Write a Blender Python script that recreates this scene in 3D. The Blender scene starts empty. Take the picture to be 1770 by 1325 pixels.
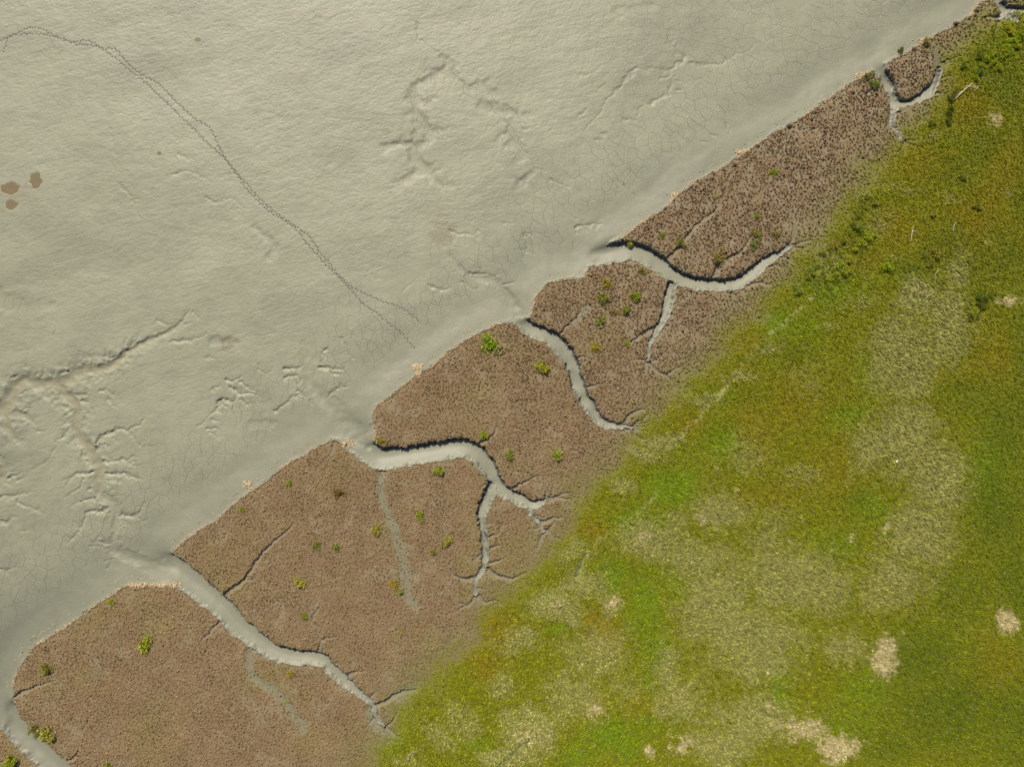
import bpy, math, random
import numpy as np

# ------------------------------------------------------------------ camera, light, exposure
S = bpy.context.scene
COL = S.collection
CAM_H = 118.0
SUN_EL, SUN_AZ = math.radians(44.0), math.radians(-19.0)      # azimuth measured from +Y (up in the photo), negative = left
cam = bpy.data.cameras.new("camera")
cam.sensor_width = 36.0
cam.lens = 24.0
cam.clip_end = 12000.0
cam.clip_start = 0.5
co = bpy.data.objects.new("camera", cam)
co.location = (0, 0, CAM_H)
COL.objects.link(co)
S.camera = co

W = bpy.data.worlds.new("World")
S.world = W
W.use_nodes = True
nt = W.node_tree
bg = nt.nodes["Background"]
sky = nt.nodes.new("ShaderNodeTexSky")
sky.sky_type = 'NISHITA'
sky.sun_disc = False
sky.sun_elevation = SUN_EL
sky.sun_rotation = SUN_AZ
sky.dust_density = 2.5
sky.ozone_density = 0.6
nt.links.new(sky.outputs[0], bg.inputs[0])
bg.inputs[1].default_value = 0.06

sun = bpy.data.lights.new("sun", 'SUN')
sun.energy = 4.2
sun.angle = math.radians(0.8)
sun.color = (1.0, 0.945, 0.83)
so = bpy.data.objects.new("sun", sun)
SD = np.array([math.sin(SUN_AZ) * math.cos(SUN_EL), math.cos(SUN_AZ) * math.cos(SUN_EL), math.sin(SUN_EL)])
from mathutils import Vector
so.rotation_euler = Vector(SD).to_track_quat('Z', 'Y').to_euler()
COL.objects.link(so)
S2 = np.array([math.sin(SUN_AZ), math.cos(SUN_AZ)])           # towards the sun, on the ground

S.view_settings.view_transform = 'Standard'
S.view_settings.look = 'None'
S.view_settings.gamma = 1.0
S.view_settings.exposure = 0.42

random.seed(7)
RNG = np.random.default_rng(7)
F = np.float32

# ------------------------------------------------------------------ survey: photo pixels (1770 x 1325, 0.1 m each) to metres
def mx(px, z=0.0): return (px - 885.0) * 0.1 * (CAM_H - z) / CAM_H
def my(py, z=0.0): return (662.5 - py) * 0.1 * (CAM_H - z) / CAM_H
SC = {'A': (0, 960, .2755), 'B': (280, 900, .22637), 'C': (380, 740, .22637), 'D': (600, 700, .22637), 'E': (560, 960, .22637),
      'F': (820, 500, .22637), 'G': (1030, 230, .22637), 'H': (1330, 180, .249), 'I': (0, 600, .16978), 'J': (0, 780, .16978),
      'K': (330, 580, .22637), 'L': (640, 100, .1811), 'M': (700, 360, .22637), 'N': (1000, 40, .16978), 'O': (560, 1140, .226),
      'P': (1200, 380, .16978), 'Q': (1450, 0, .1811), '1': (0, 0, .33956), '2': (590, 0, .33956), '3': (1170, 0, .33956),
      '4': (0, 440, .33956), '5': (590, 440, .33956), '6': (1170, 440, .33956), '7': (0, 875, .33956), '8': (590, 875, .33956),
      '9': (1170, 875, .33956), '=': (0, 0, 1.0)}
def T(sheet, *pts):
    """polyline read off one survey sheet -> photo pixels (extra values pass through)"""
    ox, oy, k = SC[sheet]
    return [(ox + p[0] * k, oy + p[1] * k) + tuple(p[2:]) for p in pts]

# ------------------------------------------------------------------ the ground grid
CELL = 0.125
def axis(half):
    core = np.arange(-half, half + 1e-6, CELL)
    out, x, s = [], half, CELL
    while x < 2500:
        s *= 1.22; x += s; out.append(x)
    out = np.array(out)
    return np.concatenate([-out[::-1], core, out])
XS, YS = axis(98.0), axis(75.0)
NX, NY = len(XS), len(YS)
X, Y = np.meshgrid(XS.astype(F), YS.astype(F))
XS64, YS64 = XS, YS

def smooth(a, b, x):
    t = np.clip((x - a) / (b - a), 0, 1)
    return t * t * (3 - 2 * t)

def _h(ix, iy, seed):
    h = (ix.astype(np.uint32) * np.uint32(374761393)) ^ (iy.astype(np.uint32) * np.uint32(668265263)) ^ np.uint32((seed * 2246822519) & 0xffffffff)
    h = (h ^ (h >> np.uint32(13))) * np.uint32(1274126177)
    h ^= h >> np.uint32(16)
    return h
def noise(x, y, seed=0):
    """gradient noise, about -1..1"""
    x0 = np.floor(x); y0 = np.floor(y)
    fx = (x - x0).astype(F); fy = (y - y0).astype(F)
    ix = x0.astype(np.int32); iy = y0.astype(np.int32)
    u = fx * fx * fx * (fx * (fx * 6 - 15) + 10); v = fy * fy * fy * (fy * (fy * 6 - 15) + 10)
    def g(dx, dy):
        h = _h(ix + dx, iy + dy, seed)
        a = (h & np.uint32(1023)).astype(F) * F(2 * math.pi / 1024)
        return np.cos(a) * (fx - dx) + np.sin(a) * (fy - dy)
    n0 = g(0, 0); n1 = g(1, 0); a = n0 + u * (n1 - n0)
    n0 = g(0, 1); n1 = g(1, 1); b = n0 + u * (n1 - n0)
    return (a + v * (b - a)) * F(1.5)
def fbm(x, y, seed, octv=3, gain=.5):
    s, a, t = 0, 1.0, 0
    for k in range(octv):
        s = s + a * noise(x * 2 ** k, y * 2 ** k, seed + 17 * k); t += a; a *= gain
    return s / t

def blur(a, n):
    """box blur of radius n, twice"""
    for _ in range(2):
        for ax in (0, 1):
            p = np.pad(a, [(n + 1, n) if k == ax else (0, 0) for k in (0, 1)], mode='edge')
            c = np.cumsum(p, axis=ax, dtype=np.float64)
            L = a.shape[ax]; w = 2 * n + 1
            a = ((c[w:w + L] - c[:L]) / w if ax == 0 else (c[:, w:w + L] - c[:, :L]) / w).astype(F)
    return a

WX = X + 0.22 * noise(X / 1.3, Y / 1.3, 1) + 0.10 * noise(X / .5, Y / .5, 2)    # ragged copies of the coordinates
WY = Y + 0.22 * noise(X / 1.3, Y / 1.3, 3) + 0.10 * noise(X / .5, Y / .5, 4)

def window(x0, x1, y0, y1, r):
    i0, i1 = np.searchsorted(XS64, [x0 - r, x1 + r]); j0, j1 = np.searchsorted(YS64, [y0 - r, y1 + r])
    return slice(j0, j1), slice(i0, i1)

def seg_dist(px, py, ax, ay, bx, by):
    dx, dy = bx - ax, by - ay
    t = np.clip(((px - ax) * dx + (py - ay) * dy) / (dx * dx + dy * dy + 1e-9), 0, 1)
    qx = px - (ax + t * dx); qy = py - (ay + t * dy)
    return np.sqrt(qx * qx + qy * qy), t, qx, qy

def dense(pts, n=4):
    """Catmull-Rom through the points, so bends are round"""
    P = np.array(pts, float)
    if len(P) < 3: return P
    Q = np.vstack([2 * P[0] - P[1], P, 2 * P[-1] - P[-2]])
    out = []
    for i in range(1, len(Q) - 2):
        a, b, c, d = Q[i - 1], Q[i], Q[i + 1], Q[i + 2]
        for k in range(n):
            t = k / n
            out.append(.5 * (2 * b + (c - a) * t + (2 * a - 5 * b + 4 * c - d) * t * t + (3 * b - a - 3 * c + d) * t ** 3))
    out.append(P[-1])
    return np.array(out)

# ------------------------------------------------------------------ terrace outline (the brown edge facing the mud)
EDGE = ([(5000, -2350), (2600, -620), (2050, -235), (1850, -95)] +
        T('=', (1760, -38), (1720, -8), (1689, 12), (1675, 31), (1651, 44), (1625, 57), (1600, 72), (1580, 85), (1563, 95), (1545, 104),
          (1512, 122), (1500, 128), (1476, 143), (1431, 173), (1387, 204), (1347, 227), (1306, 253), (1282, 269), (1248, 292), (1204, 316), (1170, 339),
          (1152, 361), (1116, 381), (1085, 406), (1050, 428), (1024, 455), (1012, 478), (1000, 484), (983, 483), (949, 491), (932, 507), (924, 525), (919, 545), (903, 556), (885, 556), (875, 558),
          (858, 562), (836, 573), (802, 591), (775, 611), (750, 632), (723, 648), (692, 672), (660, 697), (648, 710), (645, 730), (650, 756), (640, 785),
          (612, 775), (602, 768), (588, 762), (574, 761), (552, 772), (525, 787), (488, 810), (461, 832), (425, 857), (396, 880), (375, 901), (341, 919), (303, 950),
          (305, 966), (312, 1005), (300, 1013), (289, 1012), (259, 1014), (220, 1012), (193, 1029), (165, 1047), (132, 1071), (91, 1098), (61, 1118), (41, 1147), (26, 1178), (22, 1205),
          (5, 1262), (-20, 1256), (-60, 1275), (-200, 1370), (-500, 1570), (-900, 1860), (-5000, 4600)))
POLY = EDGE + [(-5000, 30000), (30000, 30000), (30000, -20000)]

def crossings(P):
    """signed inside mask of a polygon on the grid (even-odd)"""
    tog = np.zeros((NY, NX + 1), np.int32)
    n = len(P)
    for i in range(n):
        ax, ay = P[i]; bx, by = P[(i + 1) % n]
        if ay == by: continue
        lo, hi = min(ay, by), max(ay, by)
        j0, j1 = np.searchsorted(YS64, [lo, hi])
        if j1 <= j0: continue
        xc = ax + (YS64[j0:j1] - ay) / (by - ay) * (bx - ax)
        np.add.at(tog, (np.arange(j0, j1), np.searchsorted(XS64, xc)), 1)
    return (np.cumsum(tog, axis=1)[:, :NX] % 2) == 1

def signed(P_m, closed_from, R):
    """signed distance to an open outline P_m; inside from the closed polygon; clipped at +-R"""
    d = np.full((NY, NX), R, F)
    for i in range(len(P_m) - 1):
        (ax, ay), (bx, by) = P_m[i][:2], P_m[i + 1][:2]
        if max(abs(ax), abs(bx)) > 400 and min(abs(ax), abs(bx)) > 250: continue
        w = window(min(ax, bx), max(ax, bx), min(ay, by), max(ay, by), R)
        q = seg_dist(WX[w], WY[w], ax, ay, bx, by)[0]
        d[w] = np.minimum(d[w], q)
    ins = crossings(closed_from)
    return np.where(ins, d, -d)

toM = lambda pts, z=0.0: [(mx(p[0], z), my(p[1], z)) + tuple(p[2:]) for p in pts]
edge_m = [tuple(p) for p in dense(toM(EDGE[3:-4]), 3)]
edge_m = toM(EDGE[:3]) + edge_m + toM(EDGE[-4:])
poly_m = edge_m + toM(POLY[len(EDGE):])
SDP = signed(edge_m, poly_m, 30.0)

# tidal creeks: x, y, half width (px), depth (m)
CREEKS = [
    ("creek 1 main", T('=', (1500, 60, 26, 1.1), (1512, 96, 20, 1.1), (1527, 126, 12, 1.0), (1540, 153, 11, .95), (1548, 176, 9, .9), (1544, 197, 6.5, .75), (1543, 213, 6, .7), (1551, 229, 5, .6), (1561, 243, 3, .35))),
    ("creek 1 arm", T('=', (1548, 177, 8, .9), (1568, 177, 8.5, .9), (1588, 170, 9.5, .9), (1606, 159, 9, .85), (1616, 145, 7.5, .8), (1621, 128, 7, .75), (1622, 116, 5, .6))),
    ("creek 0", T('=', (1716, -30, 9, .9), (1724, -8, 9, .9), (1733, 8, 9, .9), (1741, 20, 8, .8), (1728, 30, 5, .5))),
    ("creek 0 arm", T('=', (1741, 20, 7, .8), (1751, 30, 6, .7), (1759, 36, 3, .5))),
    ("creek 0 right", T('=', (1736, 13, 7, .8), (1755, 14, 7, .8), (1785, 16, 6, .7), (1820, 10, 4, .5))),
    ("creek 2 main", T('=', (1000, 442, 22, .9), (1030, 441, 20, 1.0), (1064, 436, 18, 1.05), (1096, 434, 17, 1.1), (1125, 446, 17, 1.1), (1150, 465, 16, 1.1), (1177, 482, 13, 1.05), (1211, 490, 13, 1.05), (1245, 492, 12.5, 1.0), (1279, 487, 12, .95), (1302, 470, 11, .9), (1324, 452, 9.5, .8), (1347, 437, 7, .7), (1366, 425, 3.5, .4))),
    ("creek 2 arm", T('=', (1162, 490, 10, 1.0), (1158, 512, 10, .95), (1151, 541, 9.5, .9), (1140, 563, 7.5, .75), (1131, 577, 4.5, .5), (1124, 600, 3.5, .3), (1120, 622, 2.5, .2))),
    ("creek 3 main", T('=', (893, 535, 15, .9), (906, 560, 14, .95), (922, 571, 14, 1.0), (947, 581, 14.5, 1.05), (969, 600, 15, 1.05), (985, 622, 14, 1.0), (994, 645, 12.5, .95), (1001, 667, 12.5, .9), (1012, 692, 12, .85), (1024, 710, 11, .8), (1037, 727, 9.5, .7), (1058, 734, 7, .6), (1080, 737, 4.5, .45), (1095, 740, 2.5, .2))),
    ("creek 4 main", T('=', (600, 742, 24, .9), (622, 768, 22, 1.0), (640, 785, 20, 1.05), (661, 794, 20, 1.1), (695, 789, 18.5, 1.1), (736, 783, 18, 1.1), (777, 776, 17.5, 1.1), (804, 775, 17, 1.1), (826, 787, 16.5, 1.05), (844, 811, 15, 1.0), (858, 834, 13.5, .95), (876, 853, 11.5, .9), (896, 862, 11, .85), (915, 872, 9.5, .8), (928, 871, 7, .65), (944, 864, 3.5, .4))),
    ("creek 4 tail", T('=', (914, 874, 6, .6), (918, 890, 4.5, .45), (930, 901, 3.5, .35), (939, 917, 2.5, .2))),
    ("creek 4 arm", T('=', (852, 842, 10, .95), (840, 867, 10.5, .9), (833, 888, 9.5, .85), (833, 906, 8.5, .75), (837, 926, 7.5, .65), (838, 949, 6.5, .55), (838, 972, 6.5, .55), (834, 984, 5.5, .45), (824, 998, 4.5, .35), (820, 1014, 4, .28), (823, 1028, 2.5, .2))),
    ("creek 5 main", T('=', (292, 982, 24, .9), (316, 996, 23, 1.0), (343, 1018, 21, 1.0), (371, 1040, 19, 1.0), (393, 1061, 18.5, .95), (416, 1087, 17.5, .95), (443, 1107, 16, .95), (472, 1126, 15.5, .95), (502, 1136, 15, .95), (531, 1137, 14, .9), (556, 1142, 13, .85), (574, 1158, 11, .8), (594, 1176, 10, .7), (613, 1193, 8.5, .6), (630, 1206, 7, .5), (645, 1218, 4.5, .35), (648, 1238, 3.5, .2), (662, 1254, 2.5, .12))),
    ("creek 6 main", T('=', (2, 1192, 18, .9), (12, 1232, 18, .95), (30, 1264, 20, 1.0), (54, 1290, 20, 1.0), (80, 1314, 20, 1.0), (112, 1345, 20, 1.0), (170, 1400, 18, .8), (230, 1450, 10, .5))),
]
SDC = np.full((NY, NX), 30.0, F)
CD = np.full((NY, NX), 1.0, F)
CHW = np.full((NY, NX), 2.0, F)
for name, pts in CREEKS:
    P = dense(toM(pts), 4)
    for a, b in zip(P[:-1], P[1:]):
        R = 6.0
        w = window(min(a[0], b[0]), max(a[0], b[0]), min(a[1], b[1]), max(a[1], b[1]), R)
        d, t, _, _ = seg_dist(WX[w], WY[w], a[0], a[1], b[0], b[1])
        hw = (a[2] + (b[2] - a[2]) * t) * .1
        dep = (.95 if len(pts) > 4 else .9) * (a[3] + (b[3] - a[3]) * t)
        sd = d - hw
        m = sd < SDC[w]
        SDC[w] = np.where(m, sd, SDC[w]); CD[w] = np.where(m, dep, CD[w]); CHW[w] = np.where(m, hw, CHW[w])
k = .5                                                             # smooth minimum rounds the mouths
hh = np.clip(.5 + .5 * (SDC - SDP) / k, 0, 1)
SDM = SDC + (SDP - SDC) * hh - k * hh * (1 - hh)
jag = .20 * noise(X / 1.0, Y / 1.0, 21) + .17 * noise(X / .42, Y / .42, 22) + .22 * noise(X / 3.1, Y / 3.1, 23)
SDM = (SDM + jag * smooth(1.5, .2, np.abs(SDM))).astype(F)

in_creek = SDC < SDP
D_loc = np.where(in_creek, CD, .28).astype(F)
D_loc = np.where(SDP < 0, .28 + (np.minimum(CD, .9) - .28) * smooth(1.6, -.6, SDC) * smooth(5.5, .3, -SDP), D_loc)
D_loc = blur(D_loc.astype(F), 6)
core = (slice(40, NY - 40), slice(40, NX - 40))
sdb = blur(SDM, 3)
gy, gx = np.gradient(sdb, YS64.astype(F), XS64.astype(F))
gl = np.sqrt(gx * gx + gy * gy) + 1e-6
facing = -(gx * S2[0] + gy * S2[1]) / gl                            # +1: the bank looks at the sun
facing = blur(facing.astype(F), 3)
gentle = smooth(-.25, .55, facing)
u = -SDM
hwl = np.where(in_creek & (SDP > 0), np.clip(CHW, .2, 3), 3.0)
Wb = .16 + gentle * np.minimum(1.45 * hwl, 4.2)
pr = np.clip(u / Wb, 0, 1)
pr = np.where(gentle > .5, pr * pr * (3 - 2 * pr) * .5 + pr * .5, 1 - (1 - pr) ** 2)
bank = (-D_loc * pr).astype(F)
mud = SDM < 0
lump = .085 * noise(X / .5, Y / .5, 31) + .06 * noise(X / .28, Y / .28, 32) + .05 * noise(X / 1.4, Y / 1.4, 33)
lumpm = smooth(0, .15, u) * smooth(2.6, .5, u)
bank = bank + lump * lumpm * np.clip(D_loc, 0, 1)
lip = -.10 * np.exp(-((u - 1.35 - .35 * noise(X / 2.2, Y / 2.2, 34) - .15 * noise(X / .5, Y / .5, 35)) / .13) ** 2) * smooth(-.35, .2, noise(X / 2.6, Y / 2.6, 36)) * (SDP < -.3) * (SDC > .6)
bank = bank + lip
mk = (u > .30).astype(F)
flr = blur(bank * mk, 6) / np.maximum(blur(mk, 6), 1e-3)
flr2 = blur(bank * mk, 2) / np.maximum(blur(mk, 2), 1e-3)
wf = smooth(.35, .8, u)
bank = np.where(mud, bank * (1 - wf) + wf * (.75 * flr + .25 * flr2), 0)

# ------------------------------------------------------------------ meadow boundary
MEAD = ([(420, 1760), (560, 1480)] + T('=', (640, 1338), (668, 1285), (690, 1243), (712, 1212), (748, 1190), (797, 1150), (834, 1109), (851, 1065), (889, 1034), (916, 987), (943, 965), (991, 922),
        (1007, 868), (1075, 810), (1133, 738), (1181, 684), (1231, 632), (1258, 592), (1319, 552), (1345, 508), (1385, 470), (1428, 421), (1459, 362), (1520, 305),
        (1564, 251), (1592, 210), (1639, 163), (1655, 104), (1696, 62), (1722, 36), (1768, 22)) + [(1850, -20), (2000, -110), (2500, -420), (6000, -2600)])
mead_poly = MEAD + [(30000, -9000), (30000, 30000), (300, 30000)]
SDG = signed(toM(MEAD), toM(mead_poly), 60.0)
SDGn = SDG + 1.1 * noise(X / 4.0, Y / 4.0, 41) + .7 * noise(X / 1.5, Y / 1.5, 42) + .5 * noise(X / .6, Y / .6, 43)
SDGn = SDGn + 1.5 * noise(X / 9, Y / 9, 44) + 1.0 * noise(X / 3.6, Y / 3.6, 48)
GW = smooth(-3.8, 3.2, SDGn)
FRG = smooth(-9.0, -.5, SDGn) * smooth(-.1, .6, SDM)                # 0 brown marsh .. 1 meadow
GW = GW.astype(F)

# ------------------------------------------------------------------ furrows in the marsh turf: x, y, half width (px), depth
def fl(sheet, hw, dep, *pts): 
    n = len(pts)
    return [(p[0], p[1], hw * (1 - .6 * i / max(1, n - 1)), dep * (1 - .65 * i / max(1, n - 1))) for i, p in enumerate(T(sheet, *pts))]
FURROWS = [
    fl('G', 6, .5, (550, 970), (575, 920), (620, 885), (660, 830), (700, 780), (760, 700), (850, 640), (930, 570)),
    fl('G', 6, .5, (885, 1095), (940, 1010), (985, 960), (1080, 920), (1130, 870), (1200, 770)),
    fl('G', 4, .3, (1480, 860), (1510, 750), (1500, 640), (1430, 560)),
    fl('G', 4, .25, (1480, 870), (1560, 880), (1600, 872)),
    fl('G', 5, .35, (1390, 930), (1430, 945), (1480, 960), (1490, 985)),
    fl('G', 5, .4, (1160, 1140), (1200, 1150), (1260, 1138), (1330, 1160)),
    fl('G', 5, .35, (1040, 1215), (1060, 1240), (1085, 1275), (1110, 1310)),
    fl('G', 4, .3, (1330, 1010), (1380, 1010), (1430, 1030)),
    fl('F', 6, .45, (1375, 305), (1340, 305), (1300, 330), (1210, 390), (1140, 440)),
    fl('F', 5, .4, (1325, 550), (1400, 620), (1460, 650), (1500, 690), (1540, 745)),
    fl('F', 4, .25, (1460, 648), (1510, 620), (1570, 585)),
    fl('F', 4, .25, (1350, 550), (1400, 520), (1460, 480)),
    fl('F', 4, .3, (1505, 180), (1550, 250), (1575, 330)),
    fl('F', 5, .45, (1140, 1025), (1170, 970), (1220, 935), (1310, 910)),
    fl('F', 5, .4, (1165, 1055), (1250, 1025), (1340, 1005)),
    fl('F', 4, .35, (625, 360), (690, 290), (760, 230), (800, 180)),
    fl('F', 4, .35, (830, 755), (900, 735), (945, 718)), fl('F', 4, .35, (795, 658), (850, 655)),
    fl('D', 6, .5, (975, 310), (1010, 290), (1050, 268), (1110, 230), (1140, 170)),
    fl('D', 5.5, .5, (1235, 650), (1300, 610), (1380, 570), (1460, 530)),
    fl('D', 5, .4, (1500, 735), (1590, 692), (1640, 680), (1690, 660)), fl('D', 4, .35, (1590, 700), (1640, 712), (1690, 716)),
    fl('D', 5, .4, (1465, 890), (1540, 870), (1640, 855)), fl('D', 3.5, .25, (1500, 960), (1530, 990), (1570, 1010)),
    fl('D', 4, .4, (1080, 1090), (1150, 1062)), fl('D', 4, .4, (1075, 1197), (1130, 1195), (1190, 1172)), fl('D', 4, .35, (1085, 1000), (1150, 980)),
    fl('E', 6, .45, (1165, 150), (1130, 170), (1060, 177), (990, 140), (965, 105)),
    fl('E', 6, .5, (1245, 95), (1300, 140), (1400, 165), (1440, 172), (1520, 130)), fl('E', 4, .35, (1250, 50), (1330, 38)),
    fl('E', 4, .3, (1155, 305), (1130, 335), (1080, 380), (1000, 425)),
    fl('E', 4, .35, (1165, 305), (1190, 330), (1230, 350), (1290, 340), (1330, 352), (1390, 390)),
    fl('E', 6, .5, (395, 1135), (440, 1125), (500, 1090), (560, 1050), (640, 1032), (700, 1010)),
    fl('E', 5, .35, (150, 920), (230, 895), (310, 880)),
    fl('B', 6, .5, (470, 605), (490, 550), (530, 515), (620, 450), (690, 350), (760, 250), (850, 160), (930, 90), (1000, 30)),
    fl('B', 4, .3, (1190, 1000), (1205, 910), (1180, 830), (1150, 770), (1160, 720), (1200, 650)),
    fl('B', 4, .3, (1210, 912), (1260, 890), (1340, 880)), fl('B', 3, .2, (1150, 770), (1120, 740), (1140, 650)),
    fl('B', 5, .35, (1395, 1180), (1450, 1162), (1550, 1145)),
    fl('B', 4, .3, (455, 750), (400, 800), (350, 860), (300, 900)),
    fl('B', 4, .2, (640, 450), (700, 440)),
    fl('A', 5, .4, (90, 877), (160, 840), (240, 812), (345, 785)), fl('A', 4.5, .35, (385, 1292), (440, 1280), (480, 1245), (492, 1195)),
    fl('Q', 4, .35, (950, 605), (1010, 590), (1060, 560), (1160, 540)), fl('Q', 4, .3, (520, 1062), (570, 1065), (640, 1045)),
    fl('Q', 4, .35, (905, 880), (960, 885), (1010, 880)), fl('Q', 3.5, .3, (260, 890), (320, 850), (360, 840)),
    fl('3', 4, .3, (690, 655), (720, 645)), fl('C', 4, .2, (870, 100), (860, 160), (810, 240)),
]
SOFT = [  # broad, shallow, partly mud-filled runs across the turf
    (T('D', (270, 470, 6, .35), (250, 560, 6, .30), (258, 680, 6, .26), (300, 800, 6, .22), (350, 920, 6.5, .18), (390, 1040, 7, .16), (420, 1150, 7, .14), (440, 1260, 7, .12)) + T('E', (640, 300, 7, .10), (700, 390, 6, .08))),
    (T('B', (690, 950, 7, .35), (660, 1050, 6.5, .25), (660, 1140, 6, .2), (720, 1210, 6, .2), (850, 1290, 6, .16)) + T('7', (1370, 920, 6, .14), (1450, 990, 6, .12), (1540, 1130, 6, .06))),
    T('O', (370, 380, 8, .2), (390, 470, 9, .16), (440, 520, 7, .1), (510, 570, 5, .06)),
    T('O', (560, 270, 8, .1), (640, 240, 8, .1), (720, 200, 7, .08)),
    T('F', (760, 250, 5, .1), (860, 130, 5, .06)), T('E', (600, 130, 6, .1), (700, 155, 6, .08)),
]
def thin(L, k): return [[(p[0], p[1], max(1.6, p[2] * k), p[3] * .8) for p in q] for q in L]
def furrows(Z, tint, L, lo=.55, hi=1.45, scale=1.0, z=0.0, tfull=.01, pw=1.3):
    for pts in L:
        P = dense(toM(pts, z), 4)
        for a, b in zip(P[:-1], P[1:]):
            r = max(a[2], b[2]) * .1 * hi * scale + .3
            w = window(min(a[0], b[0]), max(a[0], b[0]), min(a[1], b[1]), max(a[1], b[1]), r)
            d, t, qx, qy = seg_dist(WX[w], WY[w], a[0], a[1], b[0], b[1])
            c = (qx * S2[0] + qy * S2[1]) / (d + .05)
            hw = (a[2] + (b[2] - a[2]) * t) * .1 * scale
            kk = lo + (hi - lo) * (1 - c) * .5
            q = np.clip(1 - (d / (hw * kk)) ** 2, 0, 1)
            v = (a[3] + (b[3] - a[3]) * t) * q ** pw
            Z[w] = np.maximum(Z[w], v)
            if tint is not None: tint[w] = np.maximum(tint[w], q * np.clip((a[3] + (b[3] - a[3]) * t) / tfull, 0, 1))
FZ = np.zeros((NY, NX), F); FT = np.zeros((NY, NX), F)
def rills():
    out = []
    for nm, pts in CREEKS:
        P = dense(pts, 3)
        for k_ in range(3, len(P) - 1):
            if RNG.random() > .20: continue
            d = P[k_] - P[k_ - 1]; sgn = RNG.choice((-1, 1)); a = math.atan2(d[1], d[0]) + sgn * RNG.uniform(.6, 1.3)
            p0 = P[k_][:2] + P[k_][2] * .8 * sgn * np.array([-d[1], d[0]]) / (np.hypot(d[0], d[1]) + 1e-6); q = [(*p0, 3.2, .22)]; l = RNG.uniform(8, 26)
            for f in (.35, .7, 1.0):
                a += RNG.normal(0, .4); p0 = p0 + l * .35 * np.array([math.cos(a), math.sin(a)]); q.append((*p0, 3.2 - 1.6 * f, .22 - .16 * f))
            out.append(q)
        e = P[-1]; d = P[-1] - P[-3]; a0 = math.atan2(d[1], d[0])
        for da in (-.9, -.35, .3, .8):
            a = a0 + da + RNG.normal(0, .2); p0 = e[:2]; q = [(*p0, 3.6, .36)]; l = RNG.uniform(18, 40)
            for f in (.35, .7, 1.0):
                a += RNG.normal(0, .35); p0 = p0 + l * .35 * np.array([math.cos(a), math.sin(a)]); q.append((*p0, 3.6 - 1.8 * f, .36 - .26 * f))
            out.append(q)
    return out
furrows(FZ, FT, FURROWS + rills(), .45, 1.5)
SZ = np.zeros((NY, NX), F); ST = np.zeros((NY, NX), F)
furrows(SZ, ST, [[(p[0], p[1], p[2] * 1.7, p[3]) for p in q] for q in SOFT], .9, 1.2)
ST = ST * (1 + .5 * noise(X / .7, Y / .7, 53))

# ------------------------------------------------------------------ gullies and runnels in the mud
def g(sheet, hw, dep, *pts): return [(p[0], p[1], hw, dep) for p in T(sheet, *pts)]
gt = lambda sheet, hw, dep, *pts: fl(sheet, hw, dep, *pts)
DRAIN = [  # wide wet-floored runs
    [(p[0], p[1], p[2], .62) for p in T('I', (-900, 700, 16), (-40, 645, 15), (60, 590, 14), (130, 480, 14), (180, 375, 13), (300, 335, 13), (420, 365, 12), (560, 350, 12), (680, 330, 13), (770, 275, 13), (870, 225, 12), (1000, 225, 10), (1120, 195, 9), (1215, 130, 7), (1320, 45, 6), (1400, -5, 5))],
    [(p[0], p[1], p[2], p[3]) for p in T('4', (700, 470, 5, .5), (800, 420, 5, .4), (900, 375, 4, .3), (970, 290, 3, .15))],
    T('I', (620, 380, 12, .6), (680, 475, 11, .6), (760, 540, 10, .55), (800, 620, 9, .5), (788, 720, 9, .45), (780, 820, 9, .42), (830, 920, 10, .45), (920, 1010, 11, .5), (985, 1120, 12, .5), (1030, 1220, 11, .5)) + T('J', (1025, 330, 10, .5), (1060, 430, 11, .5), (1150, 510, 11, .5), (1200, 590, 9, .5), (1200, 700, 8, .45), (1185, 820, 7, .42), (1160, 930, 7, .4), (1190, 1000, 9, .4), (1330, 1045, 11, .4), (1500, 1130, 14, .36), (1700, 1195, 18, .2)),
    T('I', (50, 660, 9, .5), (85, 740, 9, .45), (110, 830, 8, .4), (180, 920, 7, .3), (260, 950, 5, .15)),
    T('I', (110, 680, 8, .4), (200, 670, 8, .45), (300, 700, 7, .35), (380, 780, 5, .15)),
    T('J', (-300, 420, 12, .5), (-60, 360, 11, .45), (10, 280, 10, .4), (60, 170, 9, .4), (40, 90, 8, .35), (-100, 0, 10, .4)),
    T('K', (870, 60, 8, .15), (890, 180, 9, .22), (900, 290, 11, .30), (930, 390, 13, .34), (1000, 450, 14, .36), (1100, 530, 17, .38), (1200, 660, 19, .34), (1310, 800, 20, .30), (1400, 910, 20, .2)),
    T('M', (350, 370, 5, .12), (420, 460, 6, .18), (500, 515, 7, .25), (600, 535, 8, .3), (690, 560, 9, .33), (760, 640, 9, .33), (830, 720, 10, .32), (875, 800, 12, .28), (930, 880, 13, .15)),
]
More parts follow.
